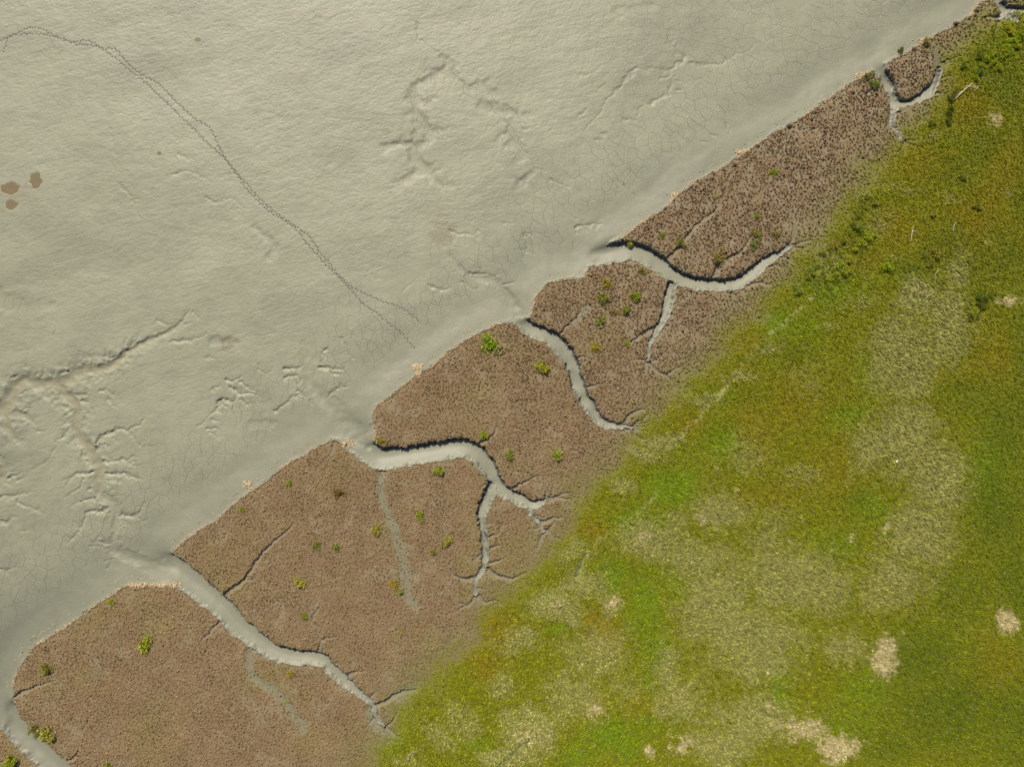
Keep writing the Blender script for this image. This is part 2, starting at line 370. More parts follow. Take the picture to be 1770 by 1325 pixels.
GULLY = [
    gt('I', 6, .5, (1000, 1050), (1050, 920), (1130, 860), (1230, 830), (1330, 830), (1440, 780), (1500, 710)), gt('I', 3, .2, (1330, 850), (1400, 950), (1480, 1000), (1620, 990)),
    gt('J', 5, .45, (1010, 100), (1120, 95), (1220, 75), (1330, 80), (1410, 40)), gt('J', 6, .5, (1090, 222), (1200, 218), (1280, 212), (1380, 245), (1460, 268)),
    gt('J', 4.5, .4, (980, 190), (800, 225), (740, 290), (700, 335)), gt('J', 5, .45, (990, 460), (930, 470), (830, 510), (770, 545)),
    gt('J', 6, .5, (1110, 560), (1040, 590), (950, 590), (890, 610), (870, 700), (820, 790), (740, 880), (700, 930)),
    gt('J', 6, .5, (1240, 632), (1320, 642), (1400, 635), (1440, 560), (1480, 520)), gt('J', 4, .35, (1380, 650), (1440, 680), (1510, 700)),
    gt('J', 5, .45, (1080, 420), (1140, 465), (1215, 492)), gt('J', 4.5, .4, (1210, 570), (1260, 600), (1290, 590)), gt('J', 5, .4, (1145, 912), (1060, 905), (960, 905)),
    gt('J', 6, .45, (-200, 520), (0, 460), (60, 432), (110, 450), (220, 430), (340, 410)), gt('J', 4, .3, (190, 490), (270, 530), (400, 580), (500, 620)),
    gt('J', 6, .45, (-300, 720), (0, 695), (70, 712), (130, 682), (210, 655)), gt('J', 4.5, .4, (90, 262), (170, 240), (245, 210)), gt('J', 3, .3, (190, 280), (270, 270)),
    gt('J', 5, .4, (-200, 1140), (0, 1165), (70, 1212), (150, 1170), (225, 1165)), gt('J', 5, .4, (0, 40), (60, 70), (130, 145)),
    gt('I', 4, .35, (650, 910), (700, 850), (745, 765)), gt('I', 6, .4, (700, 455), (790, 482), (900, 492), (950, 565)), gt('I', 4, .3, (690, 690), (755, 640)),
    gt('I', 5, .3, (150, 292), (280, 295)), gt('I', 6, .35, (330, 295), (400, 330), (490, 300)), gt('I', 6, .4, (680, 255), (770, 200), (910, 155)), gt('I', 5, .3, (960, 195), (1040, 165)),
    gt('I', 4, .3, (1180, 110), (1290, 55)), gt('I', 3, .2, (950, 100), (900, 70), (800, 10)), gt('I', 2.5, .15, (285, 200), (320, 60), (330, 0)),
    gt('I', 5, .3, (820, 550), (880, 545), (940, 600), (960, 690)), gt('I', 4, .3, (1050, 435), (1110, 440), (1170, 485), (1210, 440)), gt('I', 3.5, .2, (1120, 510), (1170, 560), (1210, 600)),
    gt('I', 4, .25, (830, 745), (880, 700)), gt('I', 4, .25, (820, 650), (890, 620)), gt('I', 4, .25, (830, 830), (900, 790)), gt('I', 5, .3, (810, 870), (860, 900), (910, 935)), gt('I', 5, .3, (940, 1000), (1000, 1035)),
    gt('I', 3.5, .25, (400, 840), (500, 835)), gt('I', 4, .3, (190, 945), (270, 945)), gt('I', 4, .35, (130, 850), (190, 895)), gt('I', 4, .3, (10, 765), (40, 800), (0, 860)),
    gt('I', 2.5, .18, (640, 920), (560, 1060), (470, 1170), (340, 1230)), gt('I', 4, .35, (1090, 985), (1140, 1020)), gt('I', 3, .2, (1180, 920), (1230, 970)),
    gt('J', 3, .25, (1080, 1120), (1170, 1070)), gt('J', 3, .25, (1110, 1180), (1140, 1120)), gt('J', 3.5, .3, (885, 260), (840, 340), (760, 400), (690, 450)), gt('J', 3, .3, (930, 390), (975, 360)), gt('J', 3, .3, (1110, 285), (1200, 300)),
    gt('J', 3.5, .35, (1185, 640), (1170, 690), (1175, 740), (1140, 830)), gt('J', 3, .25, (1240, 660), (1250, 720), (1310, 740)), gt('J', 3, .25, (1260, 680), (1350, 750)), gt('J', 3, .2, (1200, 840), (1270, 880)),
    gt('J', 3, .25, (850, 745), (790, 700)), gt('J', 2.5, .2, (830, 800), (770, 780)), gt('J', 3, .25, (1330, 100), (1420, 160)), gt('J', 3, .25, (1370, 90), (1440, 130)), gt('J', 3, .25, (1100, 260), (1230, 280), (1300, 380)),
    gt('J', 2.5, .16, (240, 810), (340, 780)), gt('J', 2.5, .16, (120, 780), (180, 850)), gt('J', 3, .25, (930, 940), (1000, 945), (1130, 935)), gt('J', 2.5, .2, (910, 1010), (970, 960)), gt('J', 2.5, .2, (1050, 850), (1000, 900)),
    gt('K', 5, .45, (280, 318), (330, 340), (395, 308)), gt('K', 5.5, .5, (320, 385), (350, 420), (385, 450), (460, 437), (545, 465)), gt('K', 5.5, .5, (225, 505), (270, 485), (330, 490), (370, 440)),
    gt('K', 4.5, .4, (240, 515), (205, 570), (155, 605)), gt('K', 4.5, .4, (715, 252), (790, 240), (850, 242), (895, 190)), gt('K', 4, .35, (735, 330), (820, 308), (850, 345), (800, 360)),
    gt('K', 5, .45, (1000, 232), (1080, 258), (1170, 238)), gt('K', 4.5, .4, (1040, 95), (1010, 130), (1015, 205)), gt('K', 6, .4, (1050, 465), (1110, 405), (1200, 385)), gt('K', 4, .35, (650, 575), (770, 480), (840, 452), (895, 465)),
    gt('K', 4, .35, (1075, 283), (1160, 285)), gt('K', 3, .3, (330, 500), (340, 600)), gt('K', 3, .3, (400, 480), (425, 570)), gt('K', 3, .25, (430, 520), (490, 530)), gt('K', 3, .3, (270, 530), (290, 590)),
    gt('K', 3.5, .3, (150, 700), (210, 715), (235, 760)), gt('K', 3.5, .3, (165, 640), (225, 645)), gt('K', 3, .25, (160, 730), (230, 780)), gt('K', 2.5, .2, (75, 690), (140, 610)), gt('K', 4, .35, (380, 360), (470, 410), (540, 430)),
    gt('K', 3.5, .3, (520, 210), (530, 260), (600, 290)), gt('K', 3, .25, (300, 400), (280, 350)), gt('K', 3, .3, (180, 410), (230, 370)), gt('K', 3.5, .3, (830, 410), (880, 450)), gt('K', 3, .25, (910, 490), (930, 560)), gt('K', 3, .25, (780, 530), (800, 570)),
    gt('K', 3.5, .3, (1150, 10), (1170, 60), (1240, 160)), gt('K', 4, .3, (900, 350), (960, 400), (1040, 400)), gt('K', 2.5, .15, (130, 150), (200, 170), (245, 240), (240, 310)),
    gt('N', 5, .22, (1060, 390), (1000, 415), (930, 480), (880, 490), (800, 478), (690, 480), (570, 478)), gt('N', 4.5, .2, (580, 480), (450, 600), (380, 700), (300, 780), (210, 920), (120, 1040), (30, 1110)), gt('N', 5, .22, (1060, 380), (1000, 300), (930, 220), (890, 130), (870, 20)),
    gt('N', 5, .2, (1120, 410), (1200, 435), (1320, 440), (1450, 420), (1600, 340), (1760, 270)), gt('N', 5, .2, (720, 830), (860, 760), (930, 650), (960, 560)), gt('N', 3, .2, (1000, 600), (1040, 620)), gt('N', 3, .2, (1000, 690), (1060, 750)),
    gt('N', 3.5, .2, (440, 1000), (510, 985), (575, 995)), gt('N', 3, .2, (820, 590), (920, 540)), gt('N', 3, .2, (1470, 1040), (1540, 1120)), gt('N', 3, .2, (1340, 1150), (1420, 1185)), gt('N', 3, .2, (1250, 1210), (1300, 1240)), gt('N', 2.5, .15, (0, 940), (100, 880)), gt('N', 2.5, .15, (190, 690), (270, 630)), gt('N', 2.5, .12, (0, 560), (150, 520), (250, 450)),
    gt('N', 3, .2, (160, 1200), (230, 1190)), gt('N', 3, .2, (220, 1140), (290, 1150)),
    gt('M', 4.5, .35, (1290, 150), (1340, 150), (1390, 133), (1490, 120)), gt('M', 3, .25, (1310, 175), (1340, 200)), gt('M', 3, .25, (1370, 165), (1390, 180)), gt('M', 5, .35, (490, 500), (590, 500), (650, 520), (740, 575)), gt('M', 4, .25, (650, 530), (710, 500)), gt('M', 4, .25, (740, 590), (840, 560)),
    gt('M', 4, .22, (340, 165), (420, 208), (500, 205), (580, 168)), gt('M', 4, .25, (200, 590), (280, 625), (350, 620)), gt('M', 3, .2, (430, 570), (490, 610), (550, 620)), gt('M', 4, .25, (920, 190), (940, 260), (930, 330), (990, 350)), gt('M', 3, .2, (950, 190), (990, 210)), gt('M', 3, .2, (480, 400), (520, 420)),
    gt('M', 4, .4, (1500, 320), (1580, 300), (1640, 270), (1700, 285)), gt('M', 2.5, .12, (0, 640), (60, 560)), gt('M', 3, .12, (740, 120), (840, 125)), gt('M', 3, .15, (1280, 50), (1310, 110)),
    gt('1', 4, .16, (930, 790), (960, 810), (1000, 820), (1000, 870)), gt('1', 4, .16, (890, 895), (1000, 880), (1085, 940)), gt('1', 3.5, .14, (615, 940), (690, 1020), (700, 1070), (730, 1130)), gt('1', 4, .16, (1055, 1010), (1130, 1030), (1190, 1010), (1240, 1060)), gt('1', 3, .12, (580, 650), (590, 770), (630, 795)),
    gt('2', 3.5, .16, (385, 120), (393, 195), (440, 245), (510, 290), (530, 350)), gt('4', 4, .25, (810, 330), (880, 360)), gt('4', 3.5, .2, (990, 290), (1025, 330)), gt('4', 3.5, .3, (945, 350), (985, 350)), gt('4', 5, .25, (880, 445), (1000, 430), (1060, 400)), gt('4', 3, .15, (1060, 520), (1110, 530), (1140, 590)), gt('4', 3, .15, (1390, 580), (1370, 600)),
    gt('2', 4, .22, (1060, 915), (1100, 940), (1170, 955)), gt('2', 3, .2, (1440, 950), (1490, 1000)), gt('2', 3, .2, (1400, 960), (1410, 1000)), gt('2', 3, .15, (1490, 610), (1410, 610)), gt('2', 3, .12, (985, 860), (1030, 875)), gt('2', 3, .12, (1500, 590), (1540, 520)),
]
TROUGH = [  # soft broad hollows on the upper flat
    T('L', (720, 20, 9, .14), (715, 110, 11, .18), (580, 190, 14, .20), (460, 270, 15, .20), (410, 380, 14, .2), (450, 560, 14, .22), (540, 680, 14, .22), (560, 740, 15, .22), (450, 840, 16, .24), (430, 960, 15, .25), (530, 1050, 13, .22), (640, 1190, 12, .16), (760, 1220, 9, .1)),
    T('L', (715, 110, 11, .16), (800, 200, 12, .16), (920, 310, 13, .16), (1040, 260, 13, .16), (1120, 320, 12, .14), (1210, 370, 9, .1)), T('L', (930, 330, 12, .14), (940, 450, 11, .06)),
    T('L', (1050, 450, 10, .12), (1220, 500, 14, .2), (1390, 540, 12, .2), (1360, 620, 13, .2), (1390, 690, 14, .2), (1370, 800, 14, .22), (1450, 900, 12, .18), (1380, 1000, 9, .08)), T('L', (1380, 600, 10, .16), (1460, 560, 9, .12), (1540, 560, 8, .08)), T('L', (1370, 680, 9, .16), (1270, 740, 9, .16), (1200, 790, 8, .08)),
    T('L', (440, 400, 9, .16), (520, 430, 9, .18), (580, 470, 7, .1)), T('L', (460, 600, 8, .16), (560, 690, 9, .2), (660, 690, 8, .14), (800, 680, 7, .06)), T('L', (130, 860, 9, .15), (270, 810, 11, .22), (400, 820, 12, .22)), T('L', (480, 1060, 12, .18), (400, 1120, 11, .18), (300, 1190, 9, .12), (240, 1240, 7, .06)),
    T('L', (1400, 1230, 8, .12), (1470, 1170, 9, .2), (1530, 1100, 8, .12)), T('L', (400, 780, 9, .15), (470, 680, 9, .12)),
    T('4', (1090, 430, 12, .16), (1200, 440, 11, .12)), T('4', (1280, 850, 10, .1), (1390, 850, 10, .1)), T('1', (1300, 1150, 8, .12), (1400, 1240, 9, .14), (1380, 1300, 10, .12)), T('4', (0, 200, 25, .14), (150, 260, 18, .1), (280, 250, 9, .08)), T('2', (1400, 60, 14, .08), (1560, 40, 14, .06)),
]
ZM = -1.0
MZ1 = np.zeros((NY, NX), F); MT1 = np.zeros((NY, NX), F)
furrows(MZ1, MT1, [[(p[0], p[1], p[2], p[3] * .5) for p in d] for d in DRAIN], .9, 1.35, 1.0, ZM, .3)
MZ1 = MZ1 * (1 + .35 * noise(X / 1.2, Y / 1.2, 52))
MZ1b = np.zeros((NY, NX), F); furrows(MZ1b, None, [[(p[0], p[1], p[2] * 3.0, p[3] * .35) for p in d] for d in DRAIN], .9, 1.1, 1.0, ZM)
MZ2 = np.zeros((NY, NX), F)
def ribs(L, prob=.58, lo=4, hi=13, k=.55, dk=.6):
    out = []
    for q in L:
        if q[0][2] < 3.9: continue
        P = dense([p[:4] for p in q], 4)
        for k_ in range(2, len(P) - 1):
            if RNG.random() > prob: continue
            d = P[k_] - P[k_ - 1]; a = math.atan2(d[1], d[0]) + RNG.choice((-1, 1)) * RNG.uniform(.6, 1.5); l = RNG.uniform(lo, hi)
            b = a + RNG.normal(0, .5)
            p0 = P[k_][:2]; p1 = p0 + .5 * l * np.array([math.cos(a), math.sin(a)]); p2 = p1 + .5 * l * np.array([math.cos(b), math.sin(b)])
            w_ = P[k_][2] * k; out.append([(*p0, w_, P[k_][3] * dk), (*p1, w_ * .7, P[k_][3] * .75 * dk), (*p2, w_ * .5, P[k_][3] * .33 * dk)])
    return out
WX0, WY0 = WX, WY
WX = WX + .30 * noise(X / .8, Y / .8, 5) + .3 * noise(X / 2.2, Y / 2.2, 6); WY = WY + .30 * noise(X / .8, Y / .8, 7) + .3 * noise(X / 2.2, Y / 2.2, 8)
furrows(MZ2, None, [[(p[0], p[1], p[2] * 1.15, p[3] * .85) for p in q] for q in thin(GULLY + ribs(GULLY) + ribs(DRAIN[:1] + DRAIN[2:6], .75, 12, 30, .38, .5), .62)], .5, 1.9, 1.0, ZM)
WX, WY = WX0, WY0
MZ3 = np.zeros((NY, NX), F)
WX = WX + .55 * noise(X / 1.8, Y / 1.8, 9) + .3 * noise(X / .7, Y / .7, 10); WY = WY + .55 * noise(X / 1.8, Y / 1.8, 11) + .3 * noise(X / .7, Y / .7, 12)
furrows(MZ3, None, [[(p[0], p[1], p[2] * .85, p[3] * .95) for p in q] for q in TROUGH + ribs(TROUGH, .55, 10, 26, .6, .8)], .5, 1.5, 1.0, ZM, .01, .9)
WX, WY = WX0, WY0
MZ3 = blur(MZ3, 1)
MZ2 = (.45 * MZ2 + .55 * blur(MZ2, 1)).astype(F)
gmask = blur(np.clip(MZ2 * 3 + MZ1 * 1.2, 0, 1), 8)
rag = 1 + .45 * noise(X / .6, Y / .6, 51) * np.clip(MZ2 * 4, 0, 1)

# distance of open mud from the terraces, used for where the ripples, cracks and wet margin lie
dm = np.clip(-SDP, 0, 30)
cx = np.cos(math.radians(14)); sx = np.sin(math.radians(14))
RX = X * cx + Y * sx; RY = -X * sx + Y * cx
wob = .5 * noise(X / 5, Y / 5, 61)
rip = fbm(RX / 1.0 + wob, RY / .34 + wob * 1.5, 62, 2, .6)
rip = smooth(-.25, .35, rip)
rip2 = noise(RX / .55, RY / .26, 64)
ph = RY / .44 + 1.1 * noise(RX / 1.3, RY / .8, 71) + .5 * noise(RX / .6, RY / .5, 72)
saw = -(ph - np.floor(ph)) * smooth(-.05, .45, noise(RX / 1.9, RY / .75, 73) + .35 * noise(X / 7, Y / 7, 74))
upper = smooth(12, 25, dm + 3 * noise(X / 9, Y / 9, 65) + .10 * (Y + 0 * X) - .05 * X)
upper = upper * (1 - .65 * smooth(5, 35, X))
upper = upper * (1 - .8 * smooth(0, 1, blur(np.clip(MZ3 * 6, 0, 1), 6) * 1.5)) * (1 - .7 * smooth(.1, .5, MT1))
und = .30 * fbm(X / 15, Y / 15, 66, 2) + .025 * fbm(RX / 5.5, RY / 2.6, 67, 2) + .02 * noise(X / 1.6, Y / 1.6, 68)
crk = smooth(3.5, 8, dm) * (1 - .75 * upper) * (1 - smooth(.2, .6, MT1))
crk = crk * smooth(-.6, .1, noise(X / 11, Y / 11, 69) + .25)

mudz = (und + upper * (.011 * rip + .018 * rip2 + .032 * saw) + .012 * noise(X / .3, Y / .3, 70)) * smooth(0.2, 4.0, dm)
swale = -.12 * smooth(1.5, 5, dm) * smooth(14, 6, dm)
mudz = mudz + swale - np.maximum(MZ1, MZ2 * np.clip(rag, .3, 1.5)) - MZ1b * .6 - MZ3
near = smooth(.02, .25, blur(np.clip(MT1, 0, 1), 14)) * smooth(10, 18, dm)
mudz = mudz + near * (1 - np.clip(MT1 * 2, 0, 1)) * (.16 * noise(X / 1.9, Y / 1.9, 75) + .10 * noise(X / .9, Y / .9, 76))
mudz = mudz.astype(F)
openm = smooth(0, 1.2, dm)

# footprints crossing the flat
TR1 = T('1', (30, 270), (45, 240), (60, 200), (100, 185), (180, 185), (260, 190), (320, 205), (400, 235), (500, 245), (530, 260), (600, 310), (680, 375), (740, 420), (800, 480), (870, 545), (940, 615), (1000, 670), (1060, 735), (1120, 785), (1160, 825), (1210, 890), (1280, 990), (1370, 1075), (1440, 1120), (1520, 1180), (1580, 1260), (1640, 1325)) + T('=', (574, 468), (590, 483)) + T('5', (60, 190), (110, 250), (170, 290), (240, 345), (310, 405), (375, 480))
TR2 = T('1', (-30, 240), (25, 215), (100, 185), (140, 160), (200, 152), (240, 165), (280, 190), (340, 215), (400, 225), (450, 218), (490, 232), (530, 258), (600, 262), (640, 310), (700, 370), (760, 405), (820, 440), (880, 500), (950, 570), (1010, 620), (1070, 655), (1095, 690), (1125, 760), (1165, 825), (1215, 890), (1270, 950), (1340, 1030), (1440, 1110), (1520, 1165), (1580, 1210), (1640, 1300), (1667, 1325)) + T('=', (577, 465), (594, 483)) + T('5', (60, 170), (150, 215), (210, 240), (310, 275), (400, 340))
def march(pts, step):
    P = dense(toM(pts, ZM), 4)[:, :2]
    L = np.concatenate([[0], np.cumsum(np.hypot(*np.diff(P, axis=0).T))])
    s = np.arange(0, L[-1], step)
    x = np.interp(s, L, P[:, 0]); y = np.interp(s, L, P[:, 1])
    a = np.arctan2(np.gradient(y), np.gradient(x))
    return x, y, a, s / L[-1]
PRINTS = []
for k_, tr in enumerate((TR1, TR2)):
    x, y, a, f = march(tr, .49)
    for i in range(len(x)):
        side = .07 * (1 if i % 2 else -1)
        j = RNG.normal(0, .04, 2)
        sz = 1.0 * (.75 + .35 * math.sin(f[i] * 3.1)) * RNG.uniform(.8, 1.2)
        PRINTS.append((x[i] - math.sin(a[i]) * side + j[0], y[i] + math.cos(a[i]) * side + j[1], a[i] + RNG.normal(0, .2), sz))
pit = np.zeros((NY, NX), F)
for (x, y, a, sz) in PRINTS:
    w = window(x, x, y, y, .6)
    dx = X[w] - x; dy = Y[w] - y
    p_ = dx * math.cos(a) + dy * math.sin(a); q_ = -dx * math.sin(a) + dy * math.cos(a)
    pit[w] = np.maximum(pit[w], sz * np.exp(-((p_ / .15) ** 2 + (q_ / .12) ** 2)))

# puddles sit in shallow basins
PUDDLES = [('1', 70, 965, 52, 34, .2, 11), ('1', 200, 929, 35, 43, -.15, 12), ('1', 76, 1050, 33, 27, .1, 13), ('1', 1017, 216, 18, 10, -.25, 14), ('1', 822, 790, 13, 9, -.3, 15)]

Z = np.where(mud, np.minimum(bank + openm * 0, 0) + (.18 + .82 * openm) * mudz * openm, 0).astype(F)
turf = .05 * fbm(X / 3.5, Y / 3.5, 81, 2) + .04 * noise(X / .42, Y / .42, 82) + .02 * noise(X / .27, Y / .27, 83)
turf = turf - .16 * np.exp(-np.clip(SDM, 0, 9) / .35) + .12 * smooth(0, 1, GW) + GW * (.12 * fbm(X / 6, Y / 6, 84, 2) + .05 * noise(X / .8, Y / .8, 85))
Z = np.where(mud, Z, turf - FZ * smooth(-.1, .5, SDM + .2) - SZ)
Z = Z - .09 * pit
PZ = []
for sh, px, py, rx, ry, rot, sd_ in PUDDLES:
    (qx, qy), = T(sh, (px, py)); k_ = SC[sh][2] * .1
    x, y = mx(qx, ZM), my(qy, ZM); r = max(rx, ry) * k_
    w = window(x, x, y, y, r * 2.6)
    dd = np.hypot((X[w] - x) / (rx * k_), (Y[w] - y) / (ry * k_)) + .25 * noise(X[w] / .9, Y[w] / .9, 86)
    cj, ci = np.searchsorted(YS64, y), np.searchsorted(XS64, x)
    lev = float(Z[cj - 6:cj + 7, ci - 6:ci + 7].mean()) - .04; PZ.append(lev)
    bl = smooth(2.3, .9, dd)
    Z[w] = Z[w] * (1 - bl) + bl * (lev + .05 + .25 * (Z[w] - lev)) - .10 * smooth(1.02, .7, dd)
Z = Z.astype(F)
def at(x, y):
    i = np.clip(np.searchsorted(XS64, x), 1, NX - 1); j = np.clip(np.searchsorted(YS64, y), 1, NY - 1)
    i = np.where(np.abs(XS64[i - 1] - x) < np.abs(XS64[i] - x), i - 1, i); j = np.where(np.abs(YS64[j - 1] - y) < np.abs(YS64[j] - y), j - 1, j)
    return j, i
def zat(x, y):
    j, i = at(np.array([x]), np.array([y])); return float(Z[j[0], i[0]])

def blobs(L, wx, wy):
    o = np.zeros((NY, NX), F)
    for (x, y, rx, ry, s) in L:
        cx_, cy_ = mx(x), my(y); w = window(cx_, cx_, cy_, cy_, max(rx, ry) * .1 * 2.6 + 13)
        o[w] = np.maximum(o[w], s * np.exp(-(((wx[w] - cx_) / (rx * .1)) ** 2 + ((wy[w] - cy_) / (ry * .1)) ** 2)))
    return o
# ------------------------------------------------------------------ surface colours (linear albedo), bank and right-edge shade painted in
c3 = lambda *v: np.array(v, F)
def mixc(a, b, t): return a + (b - a) * t[..., None]
mud_dry, mud_pale, mud_grey, mud_wet = c3(.234, .229, .154), c3(.258, .254, .180), c3(.152, .151, .106), c3(.205, .178, .108)
n1 = fbm(X / 14, Y / 14, 91, 3); n2 = fbm(X / 3, Y / 3, 92, 2); n3 = noise(X / .35, Y / .35, 93)
C = np.broadcast_to(mud_dry, (NY, NX, 3)).copy()
C = mixc(C, mud_pale, np.clip(.25 + .5 * n1, 0, 1) * .5)
C = mixc(C, mud_grey, smooth(-.05, .5, fbm(RX / 26, RY / 9, 96, 3)) * .30)
C = mixc(C, mud_grey, smooth(.1, .5, noise(RX / 5, RY / 1.6, 97) + .4 * noise(X / 1.1, Y / 1.1, 98)) * .16)
lowerleft = smooth(60, -10, (X + 88) * .75 + (Y + 66) * .75)
C = mixc(C, mud_grey, np.clip(lowerleft * .55 + .75 * smooth(12, 5, dm) * smooth(.5, 3, dm) * (.5 + .6 * lowerleft), 0, 1))
C = mixc(C, mud_pale, smooth(3.2, .6, dm) * .05)
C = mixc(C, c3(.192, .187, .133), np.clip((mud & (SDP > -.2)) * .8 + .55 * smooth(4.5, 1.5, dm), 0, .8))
C = mixc(C, mud_wet, smooth(.2, .75, MT1) * .6 * smooth(14, 20, dm))
gp = np.hypot((X - mx(768, ZM)) / 2.6, (Y - my(402, ZM)) / 3.2) + .35 * noise(X / 1.2, Y / 1.2, 94)
gp2 = np.hypot((X - mx(395, ZM)) / 2.0, (Y - my(592, ZM)) / 1.6) + .35 * noise(X / 1.2, Y / 1.2, 95)
C = mixc(C, c3(.17, .145, .085), smooth(1.1, .5, np.minimum(gp, gp2)) * (.6 + .5 * n3))
C = C * (1 + .07 * n2 + .04 * n3)[..., None]
st = blobs([(30, 335, 40, 10, 1), (45, 322, 26, 7, 1), (60, 345, 26, 8, .8), (24, 350, 22, 14, .9), (340, 74, 12, 5, .8), (277, 269, 9, 5, .8)], X + .5 * noise(X / 1.0, Y / .4, 87), Y + .3 * noise(X / .8, Y / .5, 88))
C = mixc(C, c3(.20, .16, .095), smooth(.35, .8, st + .5 * noise(RX / 1.1, RY / .3, 89) - .15) * .6)
C = mixc(C, c3(.06, .052, .038), np.clip(pit * 1.0, 0, .8))
# dark peat, with shade painted into banks that face away from the sun
bank_shade = smooth(.0, .12, u) * smooth(.75 + .35 * noise(X / .7, Y / .7, 37), .2, u) * (1 - gentle) * np.clip(D_loc * 1.1, 0, 1)
C = mixc(C, c3(.055, .05, .04), np.clip(bank_shade * 1.2, 0, .9) * mud)
# brown turf
b_dark, b_mid, b_tan, b_mud = c3(.165, .108, .060), c3(.170, .114, .061), c3(.206, .147, .080), c3(.236, .195, .124)
m1 = fbm(X / 8, Y / 8, 101, 3); m2 = noise(X / .45, Y / .45, 102); m3 = noise(X / 1.6, Y / 1.6, 103)
BR = np.broadcast_to(b_mid, (NY, NX, 3)).copy()
BR = mixc(BR, b_tan, np.clip(.35 + .45 * m1 + .35 * m2, 0, 1))
upright = smooth(-10, 60, X * .8 + Y)                               # turf is sparser, with mud showing, towards the upper right
BR = mixc(BR, b_mud, np.clip((.25 + .5 * m3 + .3 * m1) * (.35 + .9 * upright), 0, .85))
bare = smooth(.2, .75, noise(X / 3.2, Y / 3.2, 105) + .55 * noise(X / 1.0, Y / 1.0, 106) + .5 * noise(X / 12, Y / 12, 107))
BR = mixc(BR, b_mud, bare * .42)
BR = mixc(BR, c3(.19, .16, .055), np.clip(fbm(X / 11, Y / 11, 104, 2) * 1.1 - .05, 0, .5) * (1 - .6 * upright))
BR = mixc(BR, c3(.165, .150, .055), FRG * (.62 + .3 * noise(X / 2.2, Y / 2.2, 108)))
BR = mixc(BR, mud_dry * .8, np.clip(ST * .9, 0, .65))
BR = mixc(BR, c3(.17, .145, .10), np.clip(FT * 1.3 - .1, 0, .8))
# meadow
bx_ = X + 2.4 * fbm(X / 9, Y / 9, 111, 2) + .55 * noise(X / 2.6, Y / 2.6, 116) + .35 * noise(X / 1.0, Y / 1.0, 112); by_ = Y + 2.4 * fbm(X / 9, Y / 9, 113, 2) + .55 * noise(X / 2.6, Y / 2.6, 117) + .35 * noise(X / 1.0, Y / 1.0, 114)
STRAW = [(1560, 620, 75, 95, .9), (1640, 560, 45, 80, .9), (1590, 520, 40, 45, .9), (1655, 470, 30, 40, .8), (1500, 770, 50, 70, .7), (1570, 760, 70, 80, .9), (1620, 830, 65, 80, .85), (1590, 920, 80, 70, .85), (1540, 1000, 90, 60, .75), (1350, 1000, 110, 70, .85),
         (1230, 1040, 70, 90, .85), (1200, 960, 70, 40, .8), (1120, 930, 70, 40, .95), (1300, 1110, 110, 80, .85), (1420, 1010, 70, 70, .7), (1250, 880, 70, 45, .8), (1340, 900, 60, 40, .55), (1030, 1120, 70, 60, .75), (990, 1200, 70, 60, .7), (915, 1265, 50, 45, 1.05), (880, 1310, 50, 30, 1.0), (1180, 1210, 60, 60, .75),
         (1150, 1150, 40, 60, .7), (1300, 1240, 100, 60, .8), (1240, 1290, 70, 40, .9), (960, 1050, 50, 40, .85), (1010, 1010, 50, 30, .8), (1055, 1040, 30, 20, 1.0), (1080, 1190, 40, 40, .5), (1120, 785, 50, 18, .8), (1150, 760, 40, 15, .8), (1075, 840, 40, 18, .7), (1215, 700, 40, 14, .7), (1280, 650, 40, 14, .6), (1330, 600, 40, 14, .6), (1000, 960, 50, 30, .6), (900, 1110, 50, 30, .7), (860, 1180, 40, 40, .6), (1430, 560, 40, 14, .5),
         (1430, 460, 45, 40, .55), (1520, 390, 45, 30, .5), (1480, 520, 60, 30, .45), (1400, 660, 60, 60, .4), (1290, 780, 60, 50, .5), (1380, 830, 60, 30, .5), (1460, 1110, 60, 60, .6), (1330, 940, 60, 40, .7), (760, 1270, 40, 40, .6), (800, 1240, 40, 40, .6), (700, 1310, 40, 20, .5), (1700, 560, 30, 40, .4), (1640, 350, 30, 14, .5), (1560, 330, 34, 14, .5), (1690, 150, 20, 10, .5), (1620, 230, 30, 12, .45), (1700, 420, 22, 10, .45), (1500, 470, 36, 12, .5), (1430, 430, 26, 12, .6), (1480, 350, 30, 10, .5), (1750, 330, 24, 12, .4), (1555, 445, 24, 10, .5)]
TAN = [(1530, 1140, 30, 38, 1.3), (1545, 1110, 22, 18, 1.1), (1736, 1074, 24, 22, 1.4), (1450, 1290, 45, 28, 1.3), (1395, 1265, 45, 25, 1.0), (1340, 1255, 40, 22, .7), (1720, 208, 14, 18, 1.0), (1738, 520, 20, 16, 1.0), (1110, 925, 20, 12, .8), (1595, 505, 16, 20, .7), (1055, 1035, 22, 10, .9), (960, 1045, 14, 14, .8), (1027, 1228, 20, 14, .9), (1122, 1292, 14, 12, 1.0), (1175, 1290, 22, 20, .9), (1530, 905, 9, 7, 1.1), (1465, 925, 10, 8, .8), (1215, 892, 14, 8, .9), (1275, 840, 6, 8, 1.0), (1230, 810, 16, 9, .7), (1330, 1218, 8, 10, 1.1), (1350, 1230, 5, 7, 1.1), (1320, 1160, 5, 6, 1.0), (915, 1270, 30, 26, .7), (1470, 650, 12, 8, .6), (720, 1300, 12, 8, .8), (1710, 490, 12, 8, .7)]
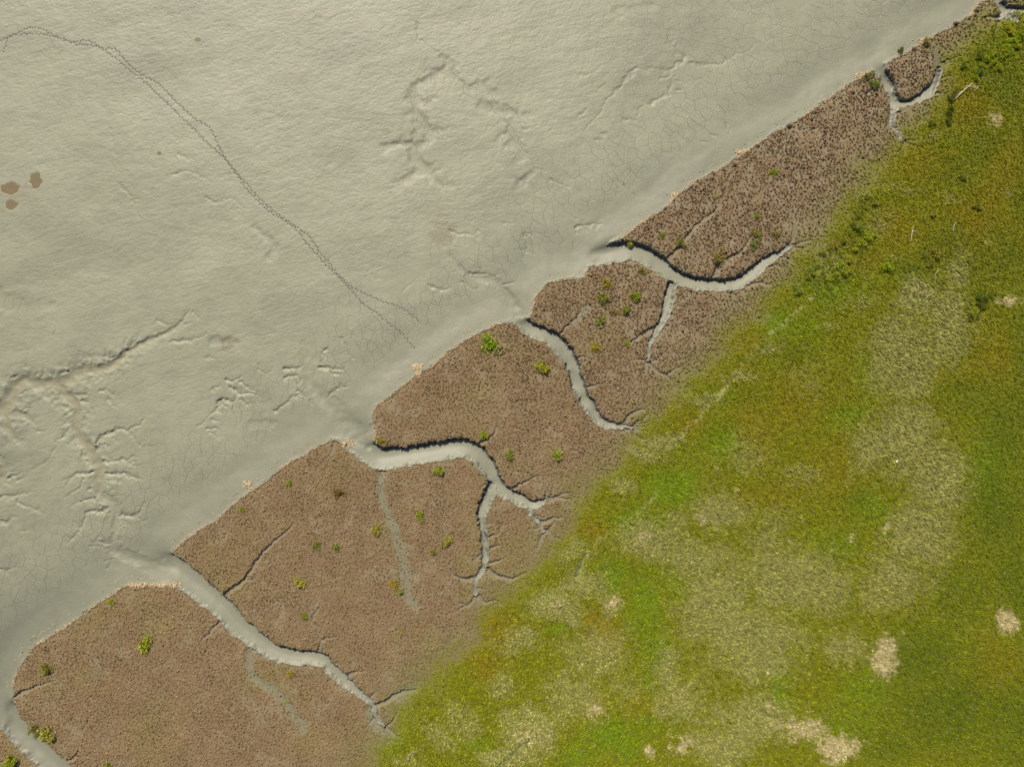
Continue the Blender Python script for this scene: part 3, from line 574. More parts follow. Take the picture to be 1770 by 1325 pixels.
LUSH = [(1160, 845, 40, 40, 1.2), (1100, 900, 40, 30, 1.1), (1060, 1000, 28, 28, 1.0), (1250, 760, 35, 35, 1.0), (1345, 560, 40, 25, 1.0), (1440, 495, 45, 28, 1.0), (1240, 690, 40, 15, .7), (1120, 1050, 30, 70, .9), (1130, 1130, 30, 40, 1.0), (1160, 1000, 35, 40, .7), (1400, 560, 35, 30, .8), (1475, 715, 25, 20, .8), (1500, 640, 30, 40, .6), (1060, 1270, 50, 35, 1.0), (1000, 1310, 40, 25, .9), (1120, 1250, 40, 20, .8), (1180, 1240, 20, 12, .6), (1440, 940, 35, 30, .8), (1500, 880, 35, 25, .7), (1350, 1200, 20, 40, .8), (960, 1090, 14, 10, 1.0), (1710, 810, 40, 60, .9), (1500, 1195, 50, 40, .8), (1480, 1240, 60, 35, .7), (1260, 1330, 30, 20, .6), (1340, 1160, 14, 14, .9), (830, 1280, 30, 20, .6), (1240, 1030, 25, 20, .5), (700, 1235, 20, 20, .6), (680, 1270, 30, 30, .6)]
AMBER = [(1040, 1085, 30, 40, 1.1), (1020, 1060, 25, 20, 1.0), (870, 1090, 30, 45, .9), (830, 1140, 35, 25, .9), (1025, 910, 35, 20, 1.0), (1600, 280, 60, 40, .8), (1560, 400, 60, 40, .8), (1700, 380, 80, 80, .9), (1680, 180, 60, 50, .8), (1740, 300, 50, 80, .8), (1500, 440, 60, 30, .7), (1360, 700, 80, 60, .7), (1300, 740, 60, 50, .7), (1450, 800, 70, 50, .6), (1330, 850, 60, 30, .6), (1720, 620, 50, 60, .8), (1120, 1230, 50, 30, .6), (1030, 1240, 40, 25, .5), (1180, 730, 30, 20, .8), (1290, 580, 25, 20, .8), (1640, 650, 40, 20, .3), (1720, 1150, 60, 50, .6), (930, 1260, 30, 20, .3)]
DEEP = [(1740, 730, 50, 90, .8), (1730, 880, 60, 90, 1.0), (1760, 1000, 50, 80, .9), (1600, 1130, 70, 60, .9), (1660, 1020, 60, 60, .7), (1640, 1220, 110, 80, 1.0), (1750, 1250, 70, 80, .9), (1540, 1290, 70, 40, .8), (1700, 450, 60, 50, .6), (1745, 150, 40, 60, .7), (1690, 690, 50, 40, .6), (1800, 600, 50, 600, .9), (1860, 900, 80, 600, .8), (1700, 515, 22, 14, 1.0), (1480, 870, 30, 20, .5), (1580, 470, 40, 30, .7), (1650, 300, 50, 40, .55), (1720, 120, 50, 50, .7), (1700, 250, 50, 50, .6), (1480, 420, 30, 30, .5), (1420, 480, 30, 18, .5), (1640, 420, 40, 30, .6), (1740, 430, 50, 60, .7), (1300, 690, 40, 20, .4), (1380, 610, 40, 20, .4)]  # dark green patches; those along the right edge paint in vignette and hillshade darkening
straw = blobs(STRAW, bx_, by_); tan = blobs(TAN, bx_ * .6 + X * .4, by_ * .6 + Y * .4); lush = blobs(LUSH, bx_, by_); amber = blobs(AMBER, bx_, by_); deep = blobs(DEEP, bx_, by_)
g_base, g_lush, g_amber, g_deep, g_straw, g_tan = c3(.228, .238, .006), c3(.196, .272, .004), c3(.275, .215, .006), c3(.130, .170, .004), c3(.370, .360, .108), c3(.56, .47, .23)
p1 = fbm(X / 4, Y / 4, 121, 4, .6); p2 = noise(X / 1.2, Y / 1.2, 122); p3 = fbm(X / 13, Y / 13, 123, 2)
GR = np.broadcast_to(g_base, (NY, NX, 3)).copy()
GR = mixc(GR, g_amber, np.clip(amber + .35 * p1, 0, 1))
GR = mixc(GR, g_lush, np.clip(lush * 1.1 + .3 * p3 + .12 * p2 - .05, 0, 1))
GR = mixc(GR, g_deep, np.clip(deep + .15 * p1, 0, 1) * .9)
far = smooth(88, 120, np.abs(X)) + smooth(66, 90, np.abs(Y))
straw = np.where(far > .2, np.maximum(straw, .5 + p3), straw)
GR = mixc(GR, g_straw, smooth(.16, .80, straw * 1.0 + .26 * p1 + .16 * p2) * .86)
GR = mixc(GR, g_tan, smooth(.35, 1.05, tan + .32 * p2 + .30 * noise(X / .6, Y / .6, 124) + .25 * noise(X / 2.6, Y / 2.6, 125)))
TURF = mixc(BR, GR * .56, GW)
TRK = np.zeros((NY, NX), F); dummy = np.zeros((NY, NX), F)
furrows(dummy, TRK, [T('6', (-60, 1000, 5, .1), (0, 940, 5, .1), (90, 850, 6, .1), (230, 700, 6, .1), (390, 480, 6, .1), (490, 390, 6, .1), (590, 310, 5, .1), (700, 200, 4, .1)), T('8', (1000, 480, 4, .1), (1100, 425, 5, .1), (1200, 365, 5, .1), (1250, 250, 4, .1), (1330, 150, 4, .1), (1480, 60, 5, .1), (1600, -60, 5, .1))], 1, 1.2)
TURF = mixc(TURF, c3(.34, .30, .15), np.clip(TRK * (.35 + .45 * noise(X / 2.2, Y / 2.2, 45) + .3 * noise(X / .7, Y / .7, 46)), 0, .55) * GW)
RUT = np.zeros((NY, NX), F)
furrows(dummy, RUT, [T('O', (1290, 830, 4, .1), (1400, 740, 3.5, .1), (1490, 650, 3.5, .1), (1580, 600, 2.5, .1)), T('8', (1190, 345, 4, .1), (1215, 280, 4, .1), (1240, 235, 3, .1))], 1, 1.2)
TURF = mixc(TURF, c3(.075, .10, .03), np.clip(RUT * 1.2, 0, .85))
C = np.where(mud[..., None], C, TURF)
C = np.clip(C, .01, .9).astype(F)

# ------------------------------------------------------------------ materials
def mat(name, rough=.85, spec=.3):
    m = bpy.data.materials.new(name); m.use_nodes = True
    b = m.node_tree.nodes["Principled BSDF"]
    b.inputs["Roughness"].default_value = rough
    b.inputs["Specular IOR Level"].default_value = spec
    return m, m.node_tree, b
def node(t, typ, **kw):
    n = t.nodes.new(typ)
    for k_, v in kw.items(): setattr(n, k_, v)
    return n
def mth(t, op, a, b=None, clamp=False):
    n = node(t, "ShaderNodeMath", operation=op, use_clamp=clamp)
    for i, v in enumerate((a, b)):
        if v is None: continue
        if isinstance(v, (int, float)): n.inputs[i].default_value = v
        else: t.links.new(v, n.inputs[i])
    return n.outputs[0]
def scaled(t, col, val):
    n = node(t, "ShaderNodeVectorMath", operation='SCALE')
    t.links.new(col, n.inputs[0]); t.links.new(val, n.inputs["Scale"])
    return n.outputs[0]
def ntex(t, vec, scale, detail=3.0):
    n = node(t, "ShaderNodeTexNoise"); n.inputs["Scale"].default_value = scale; n.inputs["Detail"].default_value = detail
    t.links.new(vec, n.inputs["Vector"]); return n
def ground_mat(name, rough, spec, grain, cracks=False):
    m, t, b = mat(name, rough, spec)
    tc = node(t, "ShaderNodeTexCoord"); a = node(t, "ShaderNodeAttribute", attribute_name="tone")
    n = ntex(t, tc.outputs["Object"], 5.0, 4.0)
    f = mth(t, 'MULTIPLY_ADD', n.outputs["Fac"], grain); t.nodes[-1].inputs[2].default_value = 1 - grain * .5
    height = n.outputs["Fac"]
    if cracks:
        k_ = node(t, "ShaderNodeAttribute", attribute_name="crack")
        wn = ntex(t, tc.outputs["Object"], .55, 3.0)
        ad = node(t, "ShaderNodeVectorMath", operation='MULTIPLY_ADD')
        t.links.new(wn.outputs["Color"], ad.inputs[0]); ad.inputs[1].default_value = (1.0, 1.0, 0); t.links.new(tc.outputs["Object"], ad.inputs[2])
        flat = node(t, "ShaderNodeVectorMath", operation='MULTIPLY'); t.links.new(ad.outputs[0], flat.inputs[0]); flat.inputs[1].default_value = (1, 1, 0)
        lines = None
        for sc_, wd in ((.50, .040), (1.05, .045)):
            v = node(t, "ShaderNodeTexVoronoi", feature='DISTANCE_TO_EDGE', voronoi_dimensions='2D'); v.inputs["Scale"].default_value = sc_
            t.links.new(flat.outputs[0], v.inputs["Vector"])
            mr = node(t, "ShaderNodeMapRange"); t.links.new(v.outputs["Distance"], mr.inputs[0])
            mr.inputs[1].default_value = 0; mr.inputs[2].default_value = wd * (1 if sc_ < 1 else 1.2); mr.inputs[3].default_value = 1.0 if sc_ < 1 else .55; mr.inputs[4].default_value = 0
            lines = mr.outputs[0] if lines is None else mth(t, 'MAXIMUM', lines, mr.outputs[0])
        gate = ntex(t, tc.outputs["Object"], .35, 2.0)
        gm = node(t, "ShaderNodeMapRange"); t.links.new(gate.outputs["Fac"], gm.inputs[0]); gm.inputs[1].default_value = .28; gm.inputs[2].default_value = .45
        lines = mth(t, 'MULTIPLY', mth(t, 'MULTIPLY', lines, k_.outputs["Fac"]), gm.outputs[0])
        f = mth(t, 'MULTIPLY', f, mth(t, 'SUBTRACT', 1.0, mth(t, 'MULTIPLY', lines, .27)))
        height = mth(t, 'SUBTRACT', mth(t, 'MULTIPLY', height, .25), mth(t, 'MULTIPLY', lines, .9))
    t.links.new(scaled(t, a.outputs["Color"], f), b.inputs["Base Color"])
    bp = node(t, "ShaderNodeBump"); bp.inputs["Strength"].default_value = .7; bp.inputs["Distance"].default_value = .06
    t.links.new(height, bp.inputs["Height"]); t.links.new(bp.outputs[0], b.inputs["Normal"])
    return m
M_MUD = ground_mat("grey_mud", .58, .5, .24, True)
M_TURF = ground_mat("brown_turf", .9, .15, .5)
M_MEAD = ground_mat("meadow_soil", .9, .15, .6)
def leaf_mat(name, attr=None, transl=.3):
    m, t, b = mat(name, .9, .05)
    out = [n for n in t.nodes if n.type == 'OUTPUT_MATERIAL'][0]
    if attr: a = node(t, "ShaderNodeAttribute", attribute_name=attr).outputs["Color"]
    else:
        oi = node(t, "ShaderNodeObjectInfo"); at_ = node(t, "ShaderNodeAttribute", attribute_name="shade")
        mx_ = node(t, "ShaderNodeMix", data_type='RGBA', blend_type='MULTIPLY'); mx_.inputs[0].default_value = 1
        t.links.new(oi.outputs["Color"], mx_.inputs[6]); t.links.new(at_.outputs["Color"], mx_.inputs[7]); a = mx_.outputs[2]
    t.links.new(a, b.inputs["Base Color"])
    tr = node(t, "ShaderNodeBsdfTranslucent"); t.links.new(a, tr.inputs["Color"])
    ms = node(t, "ShaderNodeMixShader"); ms.inputs[0].default_value = transl
    t.links.new(b.outputs[0], ms.inputs[1]); t.links.new(tr.outputs[0], ms.inputs[2]); t.links.new(ms.outputs[0], out.inputs["Surface"])
    return m
M_GRASS = leaf_mat("grass_blades", "tone", .3)
M_TUFT = leaf_mat("dry_turf_stems", "tone", .12)
M_LEAF = leaf_mat("shrub_leaves", None, .3)
def plain(name, col, rough=.8, spec=.3, scale=4.0, amp=.5):
    m, t, b = mat(name, rough, spec)
    tc = node(t, "ShaderNodeTexCoord"); n = ntex(t, tc.outputs["Object"], scale, 4.0)
    f = mth(t, 'MULTIPLY_ADD', n.outputs["Fac"], amp); t.nodes[-1].inputs[2].default_value = 1 - amp * .5
    rgb = node(t, "ShaderNodeRGB"); rgb.outputs[0].default_value = (*col, 1)
    t.links.new(scaled(t, rgb.outputs[0], f), b.inputs["Base Color"])
    return m
M_STEM = plain("woody_stem", (.16, .11, .05))
M_STRAWM = plain("dry_straw", (.54, .41, .25), .8, .2, 6, .7)
M_WOOD = plain("bleached_driftwood", (.62, .58, .50), .8, .3, 3, .4)
M_DARKW = plain("wet_dark_wood", (.08, .055, .04))
M_REDW = plain("rusty_brown_wood", (.22, .09, .05))
M_WATER = plain("muddy_water", (.175, .132, .075), .3, .3, .8, .12)
M_PRINT = plain("wet_print_mud", (.07, .062, .045), .5, .4, 5, .4)
M_HUM = plain("dark_root_mat", (.085, .06, .04), .95, .1, 6, .7)

# ------------------------------------------------------------------ mesh helpers
def mesh_np(name, V, faces_n, idx, material, cols=None, attr="tone", smooth_=False):
    me = bpy.data.meshes.new(name)
    nf = len(idx) // faces_n
    me.vertices.add(len(V)); me.vertices.foreach_set("co", np.ascontiguousarray(V, F).ravel())
    me.loops.add(len(idx)); me.loops.foreach_set("vertex_index", np.ascontiguousarray(idx, np.int32))
    me.polygons.add(nf); me.polygons.foreach_set("loop_start", np.arange(0, len(idx), faces_n, dtype=np.int32))
    me.polygons.foreach_set("loop_total", np.full(nf, faces_n, np.int32))
    if smooth_: me.polygons.foreach_set("use_smooth", np.ones(nf, bool))
    me.materials.append(material)
    if cols is not None:
        a = me.attributes.new(attr, 'FLOAT_COLOR', 'POINT')
        a.data.foreach_set("color", np.concatenate([cols, np.ones((len(cols), 1), F)], 1).astype(F).ravel())
    me.update(calc_edges=True)
    return me
def link(name, me, parent=None, loc=None):
    o = bpy.data.objects.new(name, me); COL.objects.link(o)
    if parent: o.parent = parent
    if loc is not None: o.location = loc
    return o
def tag(o, label=None, cat=None, group=None, kind=None):
    for k_, v in (("label", label), ("category", cat), ("group", group), ("kind", kind)):
        if v: o[k_] = v
    return o

# ------------------------------------------------------------------ the ground: mudflat, creeks, brown marsh and meadow from one sheet
cellq = lambda A: A[:-1, :-1]
zone = np.where(mud, np.where((SDP > -.3) & in_creek & (SDC < 0), 1, 0), np.where(GW > .55, 3, 2)).astype(np.int8)
zc = cellq(zone)
VID = np.arange(NX * NY, dtype=np.int64).reshape(NY, NX)
quads = np.stack([VID[:-1, :-1], VID[:-1, 1:], VID[1:, 1:], VID[1:, :-1]], -1)
allV = np.stack([X, Y, Z], -1).reshape(-1, 3); allC = C.reshape(-1, 3)
def sheet(name, sel, m, label, crack=False):
    q = quads[sel].reshape(-1)
    used, inv = np.unique(q, return_inverse=True)
    me = mesh_np(name, allV[used], 4, inv, m, allC[used], "tone", True)
    if crack:
        a = me.attributes.new("crack", 'FLOAT', 'POINT'); a.data.foreach_set("value", crk.reshape(-1)[used].astype(F))
    return tag(link(name, me), label, None, None, 'structure')
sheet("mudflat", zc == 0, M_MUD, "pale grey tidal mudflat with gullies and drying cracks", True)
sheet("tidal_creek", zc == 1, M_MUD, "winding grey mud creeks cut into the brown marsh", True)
sheet("salt_marsh", zc == 2, M_TURF, "brown salt marsh terrace ground between the creeks")
sheet("meadow", zc == 3, M_MEAD, "ground of the green meadow behind the marsh")

# ------------------------------------------------------------------ turf stems and meadow grass (uncountable)
def jitter_points(step, x0=-97, x1=97, y0=-74, y1=74):
    gx_, gy_ = np.meshgrid(np.arange(x0, x1, step), np.arange(y0, y1, step))
    gx_ = gx_ + RNG.uniform(-.5, .5, gx_.shape) * step * .9; gy_ = gy_ + RNG.uniform(-.5, .5, gy_.shape) * step * .9
    return gx_.ravel(), gy_.ravel()
def tufts(x, y, z, col, nb, length, width, lean, wind=None, windw=0.0, cvar=.25):
    n = len(x); N = n * nb
    ang = RNG.uniform(0, 2 * math.pi, N)
    if wind is not None:
        pick = RNG.random(N) < windw
        ang = np.where(pick, wind + RNG.normal(0, .55, N), ang)
    Lb = np.repeat(length, nb) * RNG.uniform(.6, 1.25, N); le = np.clip(RNG.normal(lean, .22, N), .15, 1.35)
    bx = np.repeat(x, nb) + RNG.normal(0, .05, N); by = np.repeat(y, nb) + RNG.normal(0, .05, N); bz = np.repeat(z, nb) - .03
    dx, dy = np.cos(ang), np.sin(ang); px, py = -dy, dx
    w = np.repeat(width, nb) * RNG.uniform(.7, 1.3, N) * .5
    h = Lb * np.sin(le) ; v = Lb * np.cos(le)
    V = np.empty((N, 4, 3), F)
    V[:, 0] = np.stack([bx + px * w, by + py * w, bz], 1)
    V[:, 1] = np.stack([bx - px * w, by - py * w, bz], 1)
    mh, mv = .55, .72
    V[:, 2] = np.stack([bx + dx * h * mh - px * w * .8, by + dy * h * mh - py * w * .8, bz + v * mv], 1)
    V[:, 3] = np.stack([bx + dx * h, by + dy * h, bz + v * .95], 1)
    idx = (np.arange(N)[:, None] * 4 + np.array([0, 1, 2, 3])).ravel()
    cc = np.repeat(col, nb, 0) * (1 + cvar * RNG.normal(0, 1, (N, 1)))
    cc = np.repeat(np.clip(cc, .004, .8), 4, 0)
    return V.reshape(-1, 3), idx, cc
# brown turf: low domed tussocks with stems on them
x, y = jitter_points(.31)
x = x + .13 * RNG.normal(0, 1, len(x)); y = y + .13 * RNG.normal(0, 1, len(y))
j, i = at(x, y)
keep = (SDM[j, i] > .02) & (GW[j, i] < .8) & (RNG.random(len(x)) > .78 * np.clip(ST[j, i], 0, 1) ** 1.3 + .6 * GW[j, i] + 1.2 * (FT[j, i] > .25))
big = smooth(-30, 45, x * .8 + y + 8 * noise(x / 9, y / 9, 141))
keep &= RNG.random(len(x)) < (.95 - .22 * big) * (1 + .30 * noise(x / 2.4, y / 2.4, 143) + .25 * noise(x / 7, y / 7, 144)) * (1 - .38 * bare[j, i])
x, y, j, i, big = x[keep], y[keep], j[keep], i[keep], big[keep]
n = len(x)
tone = RNG.random((n, 1))
lo_c = c3(.160, .100, .052) * (1 - big[:, None]) + c3(.122, .076, .046) * big[:, None]
hi_c = c3(.275, .190, .098) * (1 - big[:, None]) + c3(.245, .170, .100) * big[:, None]
tc_ = lo_c * (1 - tone) + hi_c * tone
tc_ = tc_ * (1 + .27 * noise(x / 5, y / 5, 142) + .12 * noise(x / 1.5, y / 1.5, 145))[:, None]
tc_ = tc_ + (c3(.17, .155, .05) - tc_) * (FRG[j, i] * .6)[:, None]
tc_ = tc_ + (GR[j, i] * .85 - tc_) * np.clip(GW[j, i] * 1.5, 0, .92)[:, None]
def domes(x, y, z, col, rad, hgt):
    n = len(x); th = np.arange(6) * math.pi / 3
    a0 = RNG.uniform(0, 6.28, (n, 1)); V = np.empty((n, 13, 3), F)
    V[:, 0] = np.stack([x + RNG.normal(0, .03, n), y + RNG.normal(0, .03, n), z + hgt], 1)
    for k_, (f, h) in enumerate(((.55, .78), (1.0, -.1))):
        r = rad[:, None] * f * RNG.uniform(.7, 1.3, (n, 6))
        V[:, 1 + 6 * k_:7 + 6 * k_] = np.stack([x[:, None] + r * np.cos(a0 + th), y[:, None] + r * np.sin(a0 + th), z[:, None] + hgt[:, None] * h * RNG.uniform(.75, 1.2, (n, 6))], -1)
    tri = [(0, 1 + q, 1 + (q + 1) % 6) for q in range(6)]
    for q in range(6): tri += [(1 + q, 7 + q, 7 + (q + 1) % 6), (1 + q, 7 + (q + 1) % 6, 1 + (q + 1) % 6)]
    idx = (np.arange(n)[:, None, None] * 13 + np.array(tri)[None]).ravel()
    cc = np.repeat(col[:, None], 13, 1) * RNG.uniform(.75, 1.25, (n, 13, 1))
    return V.reshape(-1, 3), idx, np.clip(cc.reshape(-1, 3), .01, .8)
rs = RNG.random(n) ** 1.6 + .9 * (RNG.random(n) < .03)
rad = (.085 + .085 * rs) * (1 + .12 * big); hgt = (.045 + .115 * rs) * (1 + .7 * big) * (1 - .5 * GW[j, i])
V1, i1, c1 = domes(x, y, Z[j, i], tc_, rad, hgt)
V2, i2, c2 = tufts(x, y, Z[j, i] + hgt * .6, tc_ * 1.1, 5, .15 + .06 * big, np.full(n, .06), .8, -.9, .25, .2)
i2 = i2.reshape(-1, 4) + len(V1); i2 = np.concatenate([i2[:, :3], i2[:, [0, 2, 3]]]).ravel()
tag(link("marsh_turf", mesh_np("marsh_turf", np.concatenate([V1, V2]), 3, np.concatenate([i1, i2]), M_TUFT, np.concatenate([c1, c2]))), "short reddish brown turf stubble covering the marsh terraces", "marsh turf", None, 'stuff')
# meadow grass
x, y = jitter_points(.37)
j, i = at(x, y)
keep = (GW[j, i] > .12) & (noise(x / .9, y / .6, 153) > -.40) & (RNG.random(len(x)) < GW[j, i] * 1.15)
x, y, j, i = x[keep], y[keep], j[keep], i[keep]
sw = np.clip(straw[j, i], 0, 1)
kp = RNG.random(len(x)) > np.maximum(TRK[j, i] * .35 * (1 + noise(x / 1.5, y / 1.5, 47)), RUT[j, i] * .8)
x, y, j, i, sw = x[kp], y[kp], j[kp], i[kp], sw[kp]
mixr = RNG.random((len(x), 1))
xr, yr = (x - y) * .707, (x + y) * .707
clump = noise(xr / 1.5, yr / .55, 151) + .8 * noise(x / .7, y / .7, 152)
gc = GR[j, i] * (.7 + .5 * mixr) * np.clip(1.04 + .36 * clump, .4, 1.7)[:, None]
dryb = (RNG.random(len(x)) < .04 + .30 * sw)[:, None]
gc = np.where(dryb, (GR[j, i] * .55 + c3(.38, .33, .14) * .45) * (.65 + .5 * mixr), gc)
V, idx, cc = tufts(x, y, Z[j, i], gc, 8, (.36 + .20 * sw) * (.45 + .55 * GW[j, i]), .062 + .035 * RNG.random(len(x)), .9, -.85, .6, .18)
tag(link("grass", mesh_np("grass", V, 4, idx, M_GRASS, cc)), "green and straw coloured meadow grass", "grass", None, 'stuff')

# ------------------------------------------------------------------ straw washed up along the terrace lip
def straws(n, cx_, cy_, spread, L, wd, zoff=.02, pile=0.0, ang=None, angs=3.2):
    V, Fc = [], []
    for k_ in range(n):
        q = np.clip(RNG.normal(0, 1, 2), -1.35, 1.35)
        x, y = cx_ + q[0] * spread[0], cy_ + q[1] * spread[1]
        a = RNG.uniform(0, math.pi) if ang is None else ang + RNG.normal(0, .5)
        l = L * RNG.uniform(.5, 1.3) * .5; w = wd * RNG.uniform(.6, 1.3) * .5
        z = zat(x, y) + zoff + pile * math.exp(-(q @ q) * .7) * RNG.uniform(.2, 1)
        dx, dy = math.cos(a) * l, math.sin(a) * l; ex, ey = -math.sin(a) * w, math.cos(a) * w
        t1, t2 = RNG.normal(0, .04, 2); b = len(V)
        V += [(x - dx - ex, y - dy - ey, z + t1), (x - dx + ex, y - dy + ey, z + t1), (x + dx + ex, y + dy + ey, z + t2), (x + dx - ex, y + dy - ey, z + t2), (x - dx, y - dy, z + t1 + .05), (x + dx, y + dy, z + t2 + .05)]
        Fc += [(b, b + 1, b + 4, b + 4), (b + 1, b + 2, b + 5, b + 4), (b + 2, b + 3, b + 5, b + 5), (b + 3, b, b + 4, b + 5)]
    return V, Fc
def poly_mesh(name, V, Fc, m):
    me = bpy.data.meshes.new(name)
    me.from_pydata([tuple(map(float, v)) for v in V], [], [tuple(dict.fromkeys(f)) for f in Fc]); me.materials.append(m); me.update()
    return me
WV, WF = [], []
Pe = dense(toM(EDGE[5:-6]), 6)[:, :2]
for a, b in zip(Pe[:-1], Pe[1:]):
    L_ = np.hypot(*(b - a)); t_ = (b - a) / (L_ + 1e-9); nn = np.array([-t_[1], t_[0]])
    c_ = (a + b) / 2
    if abs(c_[0]) > 98 or abs(c_[1]) > 76: continue
    j, i = at(np.array([c_[0]]), np.array([c_[1]]))
    if SDC[j[0], i[0]] < .4: continue
    dens = max(0, .75 + 1.3 * float(noise(np.array([c_[0] / 4], F), np.array([c_[1] / 4], F), 131)[0]))
    for off, mul in ((-.15, 1.0), (-1.45, .10)):
        k_ = RNG.poisson(L_ * 17 * (.35 + dens) * mul)
        if k_:
            out = -nn if SDP[at(np.array([c_[0] - nn[0]]), np.array([c_[1] - nn[1]]))][0] < 0 else nn
            p = c_ - out * off
            v, f = straws(k_, p[0], p[1], (.17, .17), .34, .075, .01, 0, math.atan2(t_[1], t_[0]))
            o_ = len(WV); WV += v; WF += [tuple(q + o_ for q in ff) for ff in f]
tag(link("straw_wrack", poly_mesh("straw_wrack", WV, WF, M_STRAWM)), "thin line of dry peach coloured straw washed up along the marsh edge", "straw", None, 'stuff')
PILES = [((721, 634), (.75, .4), 110, "brightest peach straw heap of all, on the mud edge of the middle terrace"), ((723, 642), (.3, .7), 0, ""),
         ((1284, 264), (1.0, .45), 120, "peach straw heap beside a small shrub on the upper terrace lip"), ((1598, 71), (.9, .35), 70, "straw heap against the round dark shrub near the top right corner"),
         ((1492, 130), (1.3, .35), 90, "long straw heap beside the two shrubs west of the short forked creek"), ((427, 837), (.6, .6), 60, "loose straw heap on the mud off the long lower terrace edge"),
         ((1166, 340), (.45, .5), 45, "small straw patch halfway along the upper terrace lip"), ((600, 766), (.8, .45), 70, "straw heap on the pointed tip of the terrace where two banks meet"),
         ((255, 1011), (2.6, .3), 130, "curved straw band along the rounded top of the bottom left terrace"), ((303, 1010), (.8, .4), 60, "straw tuft at the creek end of the curved straw band")]
for k_, (p, sp, n, lab) in enumerate(PILES):
    if not n: continue
    x, y = mx(p[0]), my(p[1])
    v, f = straws(n, x, y, (sp[0] * .8, sp[1] * .8), .5, .11, .02, .22)
    if k_ == 0:
        v2, f2 = straws(70, mx(723), my(646), (.25, .45), .45, .1, .02, .2); f += [tuple(q + len(v) for q in ff) for ff in f2]; v = v + v2
    z0 = zat(x, y)
    o = link("straw_heap", poly_mesh("straw_heap", [(a - x, b - y, c - z0) for a, b, c in v], f, M_STRAWM), None, (x, y, z0))
    tag(o, lab, "straw heap", "straw heaps washed up on the marsh edge")

# ------------------------------------------------------------------ puddles and footprints
for k_, (sh, px, py, rx, ry, rot, sd_) in enumerate(PUDDLES):
    (qx, qy), = T(sh, (px, py)); kk = SC[sh][2] * .1
    x, y = mx(qx, ZM), my(qy, ZM)
    rr = np.random.default_rng(sd_); n = 40; th = np.linspace(0, 2 * math.pi, n, endpoint=False)
    wv = 1 + sum(rr.normal(0, .14 / q) * np.cos(q * th + rr.uniform(0, 6)) for q in range(2, 7))
    ex, ey = rx * kk * wv * np.cos(th), ry * kk * wv * np.sin(th)
    ex, ey = ex * math.cos(rot) - ey * math.sin(rot), ex * math.sin(rot) + ey * math.cos(rot)
    V = [(0, 0, 0)] + [(a, b, 0) for a, b in zip(ex, ey)] + [(a * 1.05, b * 1.05, -.12) for a, b in zip(ex, ey)]
    Fc = [(0, 1 + i, 1 + (i + 1) % n) for i in range(n)] + [(1 + i, 1 + n + i, 1 + n + (i + 1) % n, 1 + (i + 1) % n) for i in range(n)]
    o = link("puddle", poly_mesh("puddle", V, Fc, M_WATER), None, (x, y, PZ[k_] + .03))
    tag(o, ["brown puddle, the left and widest of three on the mud at the left edge", "upright brown puddle, the right one of the three at the left edge", "small brown puddle, the lowest of the three at the left edge", "tiny brown puddle high on the rippled mud", "tiny brown puddle between the footprints and the left edge"][k_], None, None, 'structure')
V, Fc = [], []
for (x, y, a, sz) in PRINTS:
    b = len(V); V.append((x, y, zat(x, y) + .03))
    for q in range(8):
        th = q * math.pi / 4
        p_, q_ = (.155 * sz) * math.cos(th), .11 * sz * math.sin(th) * (1.15 if math.cos(th) > 0 else .9)
        xx, yy = x + p_ * math.cos(a) - q_ * math.sin(a), y + p_ * math.sin(a) + q_ * math.cos(a)
        V.append((xx, yy, zat(x, y) + .045))
    Fc += [(b, b + 1 + q, b + 1 + (q + 1) % 8) for q in range(8)]
tag(link("footprint_trail", poly_mesh("footprint_trail", V, Fc, M_PRINT)), "double trail of small dark footprints winding across the pale mud", None, None, 'structure')

# ------------------------------------------------------------------ shrubs
def shrub_mesh(seed, n, up=.75):
    r = np.random.default_rng(seed); V, Fc, cs = [], [], []
    nl = r.integers(6, 10)
    lobes = [(r.normal(0, .36), r.normal(0, .36), r.uniform(.28, .55), r.uniform(.5, 1.1)) for _ in range(nl)]
    for k_ in range(n):
        lx, ly, lr, lh = lobes[r.integers(nl)]
        th = r.uniform(0, 2 * math.pi); rad = lr * math.sqrt(r.random())
        x, y = lx + rad * math.cos(th), ly + rad * math.sin(th)
        dome = math.sqrt(max(0, 1 - (rad / lr) ** 2 * .85))
        z = up * lh * dome * r.uniform(.35, 1.0)
        a = r.uniform(0, 2 * math.pi); tilt = r.uniform(.25, 1.1); L = r.uniform(.10, .26); w = r.uniform(.03, .07)
        dx, dy, dz = math.cos(a) * math.sin(tilt), math.sin(a) * math.sin(tilt), math.cos(tilt)
        px, py = -math.sin(a), math.cos(a); b = len(V)
        V += [(x, y, z - .05), (x + dx * L * .5 + px * w, y + dy * L * .5 + py * w, z + dz * L * .55), (x + dx * L, y + dy * L, z + dz * L * .9), (x + dx * L * .5 - px * w, y + dy * L * .5 - py * w, z + dz * L * .55)]
        Fc.append((b, b + 1, b + 2, b + 3))
        s = r.uniform(.6, 1.35); hue = r.normal(0, .12)
        cs += [(s * (1 + hue), s, s * (1 - hue))] * 4
    V = np.array(V, F)
    return mesh_np("foliage", V, 4, np.array(Fc).ravel(), M_LEAF, np.clip(np.array(cs, F), .1, 2), "shade"), lobes
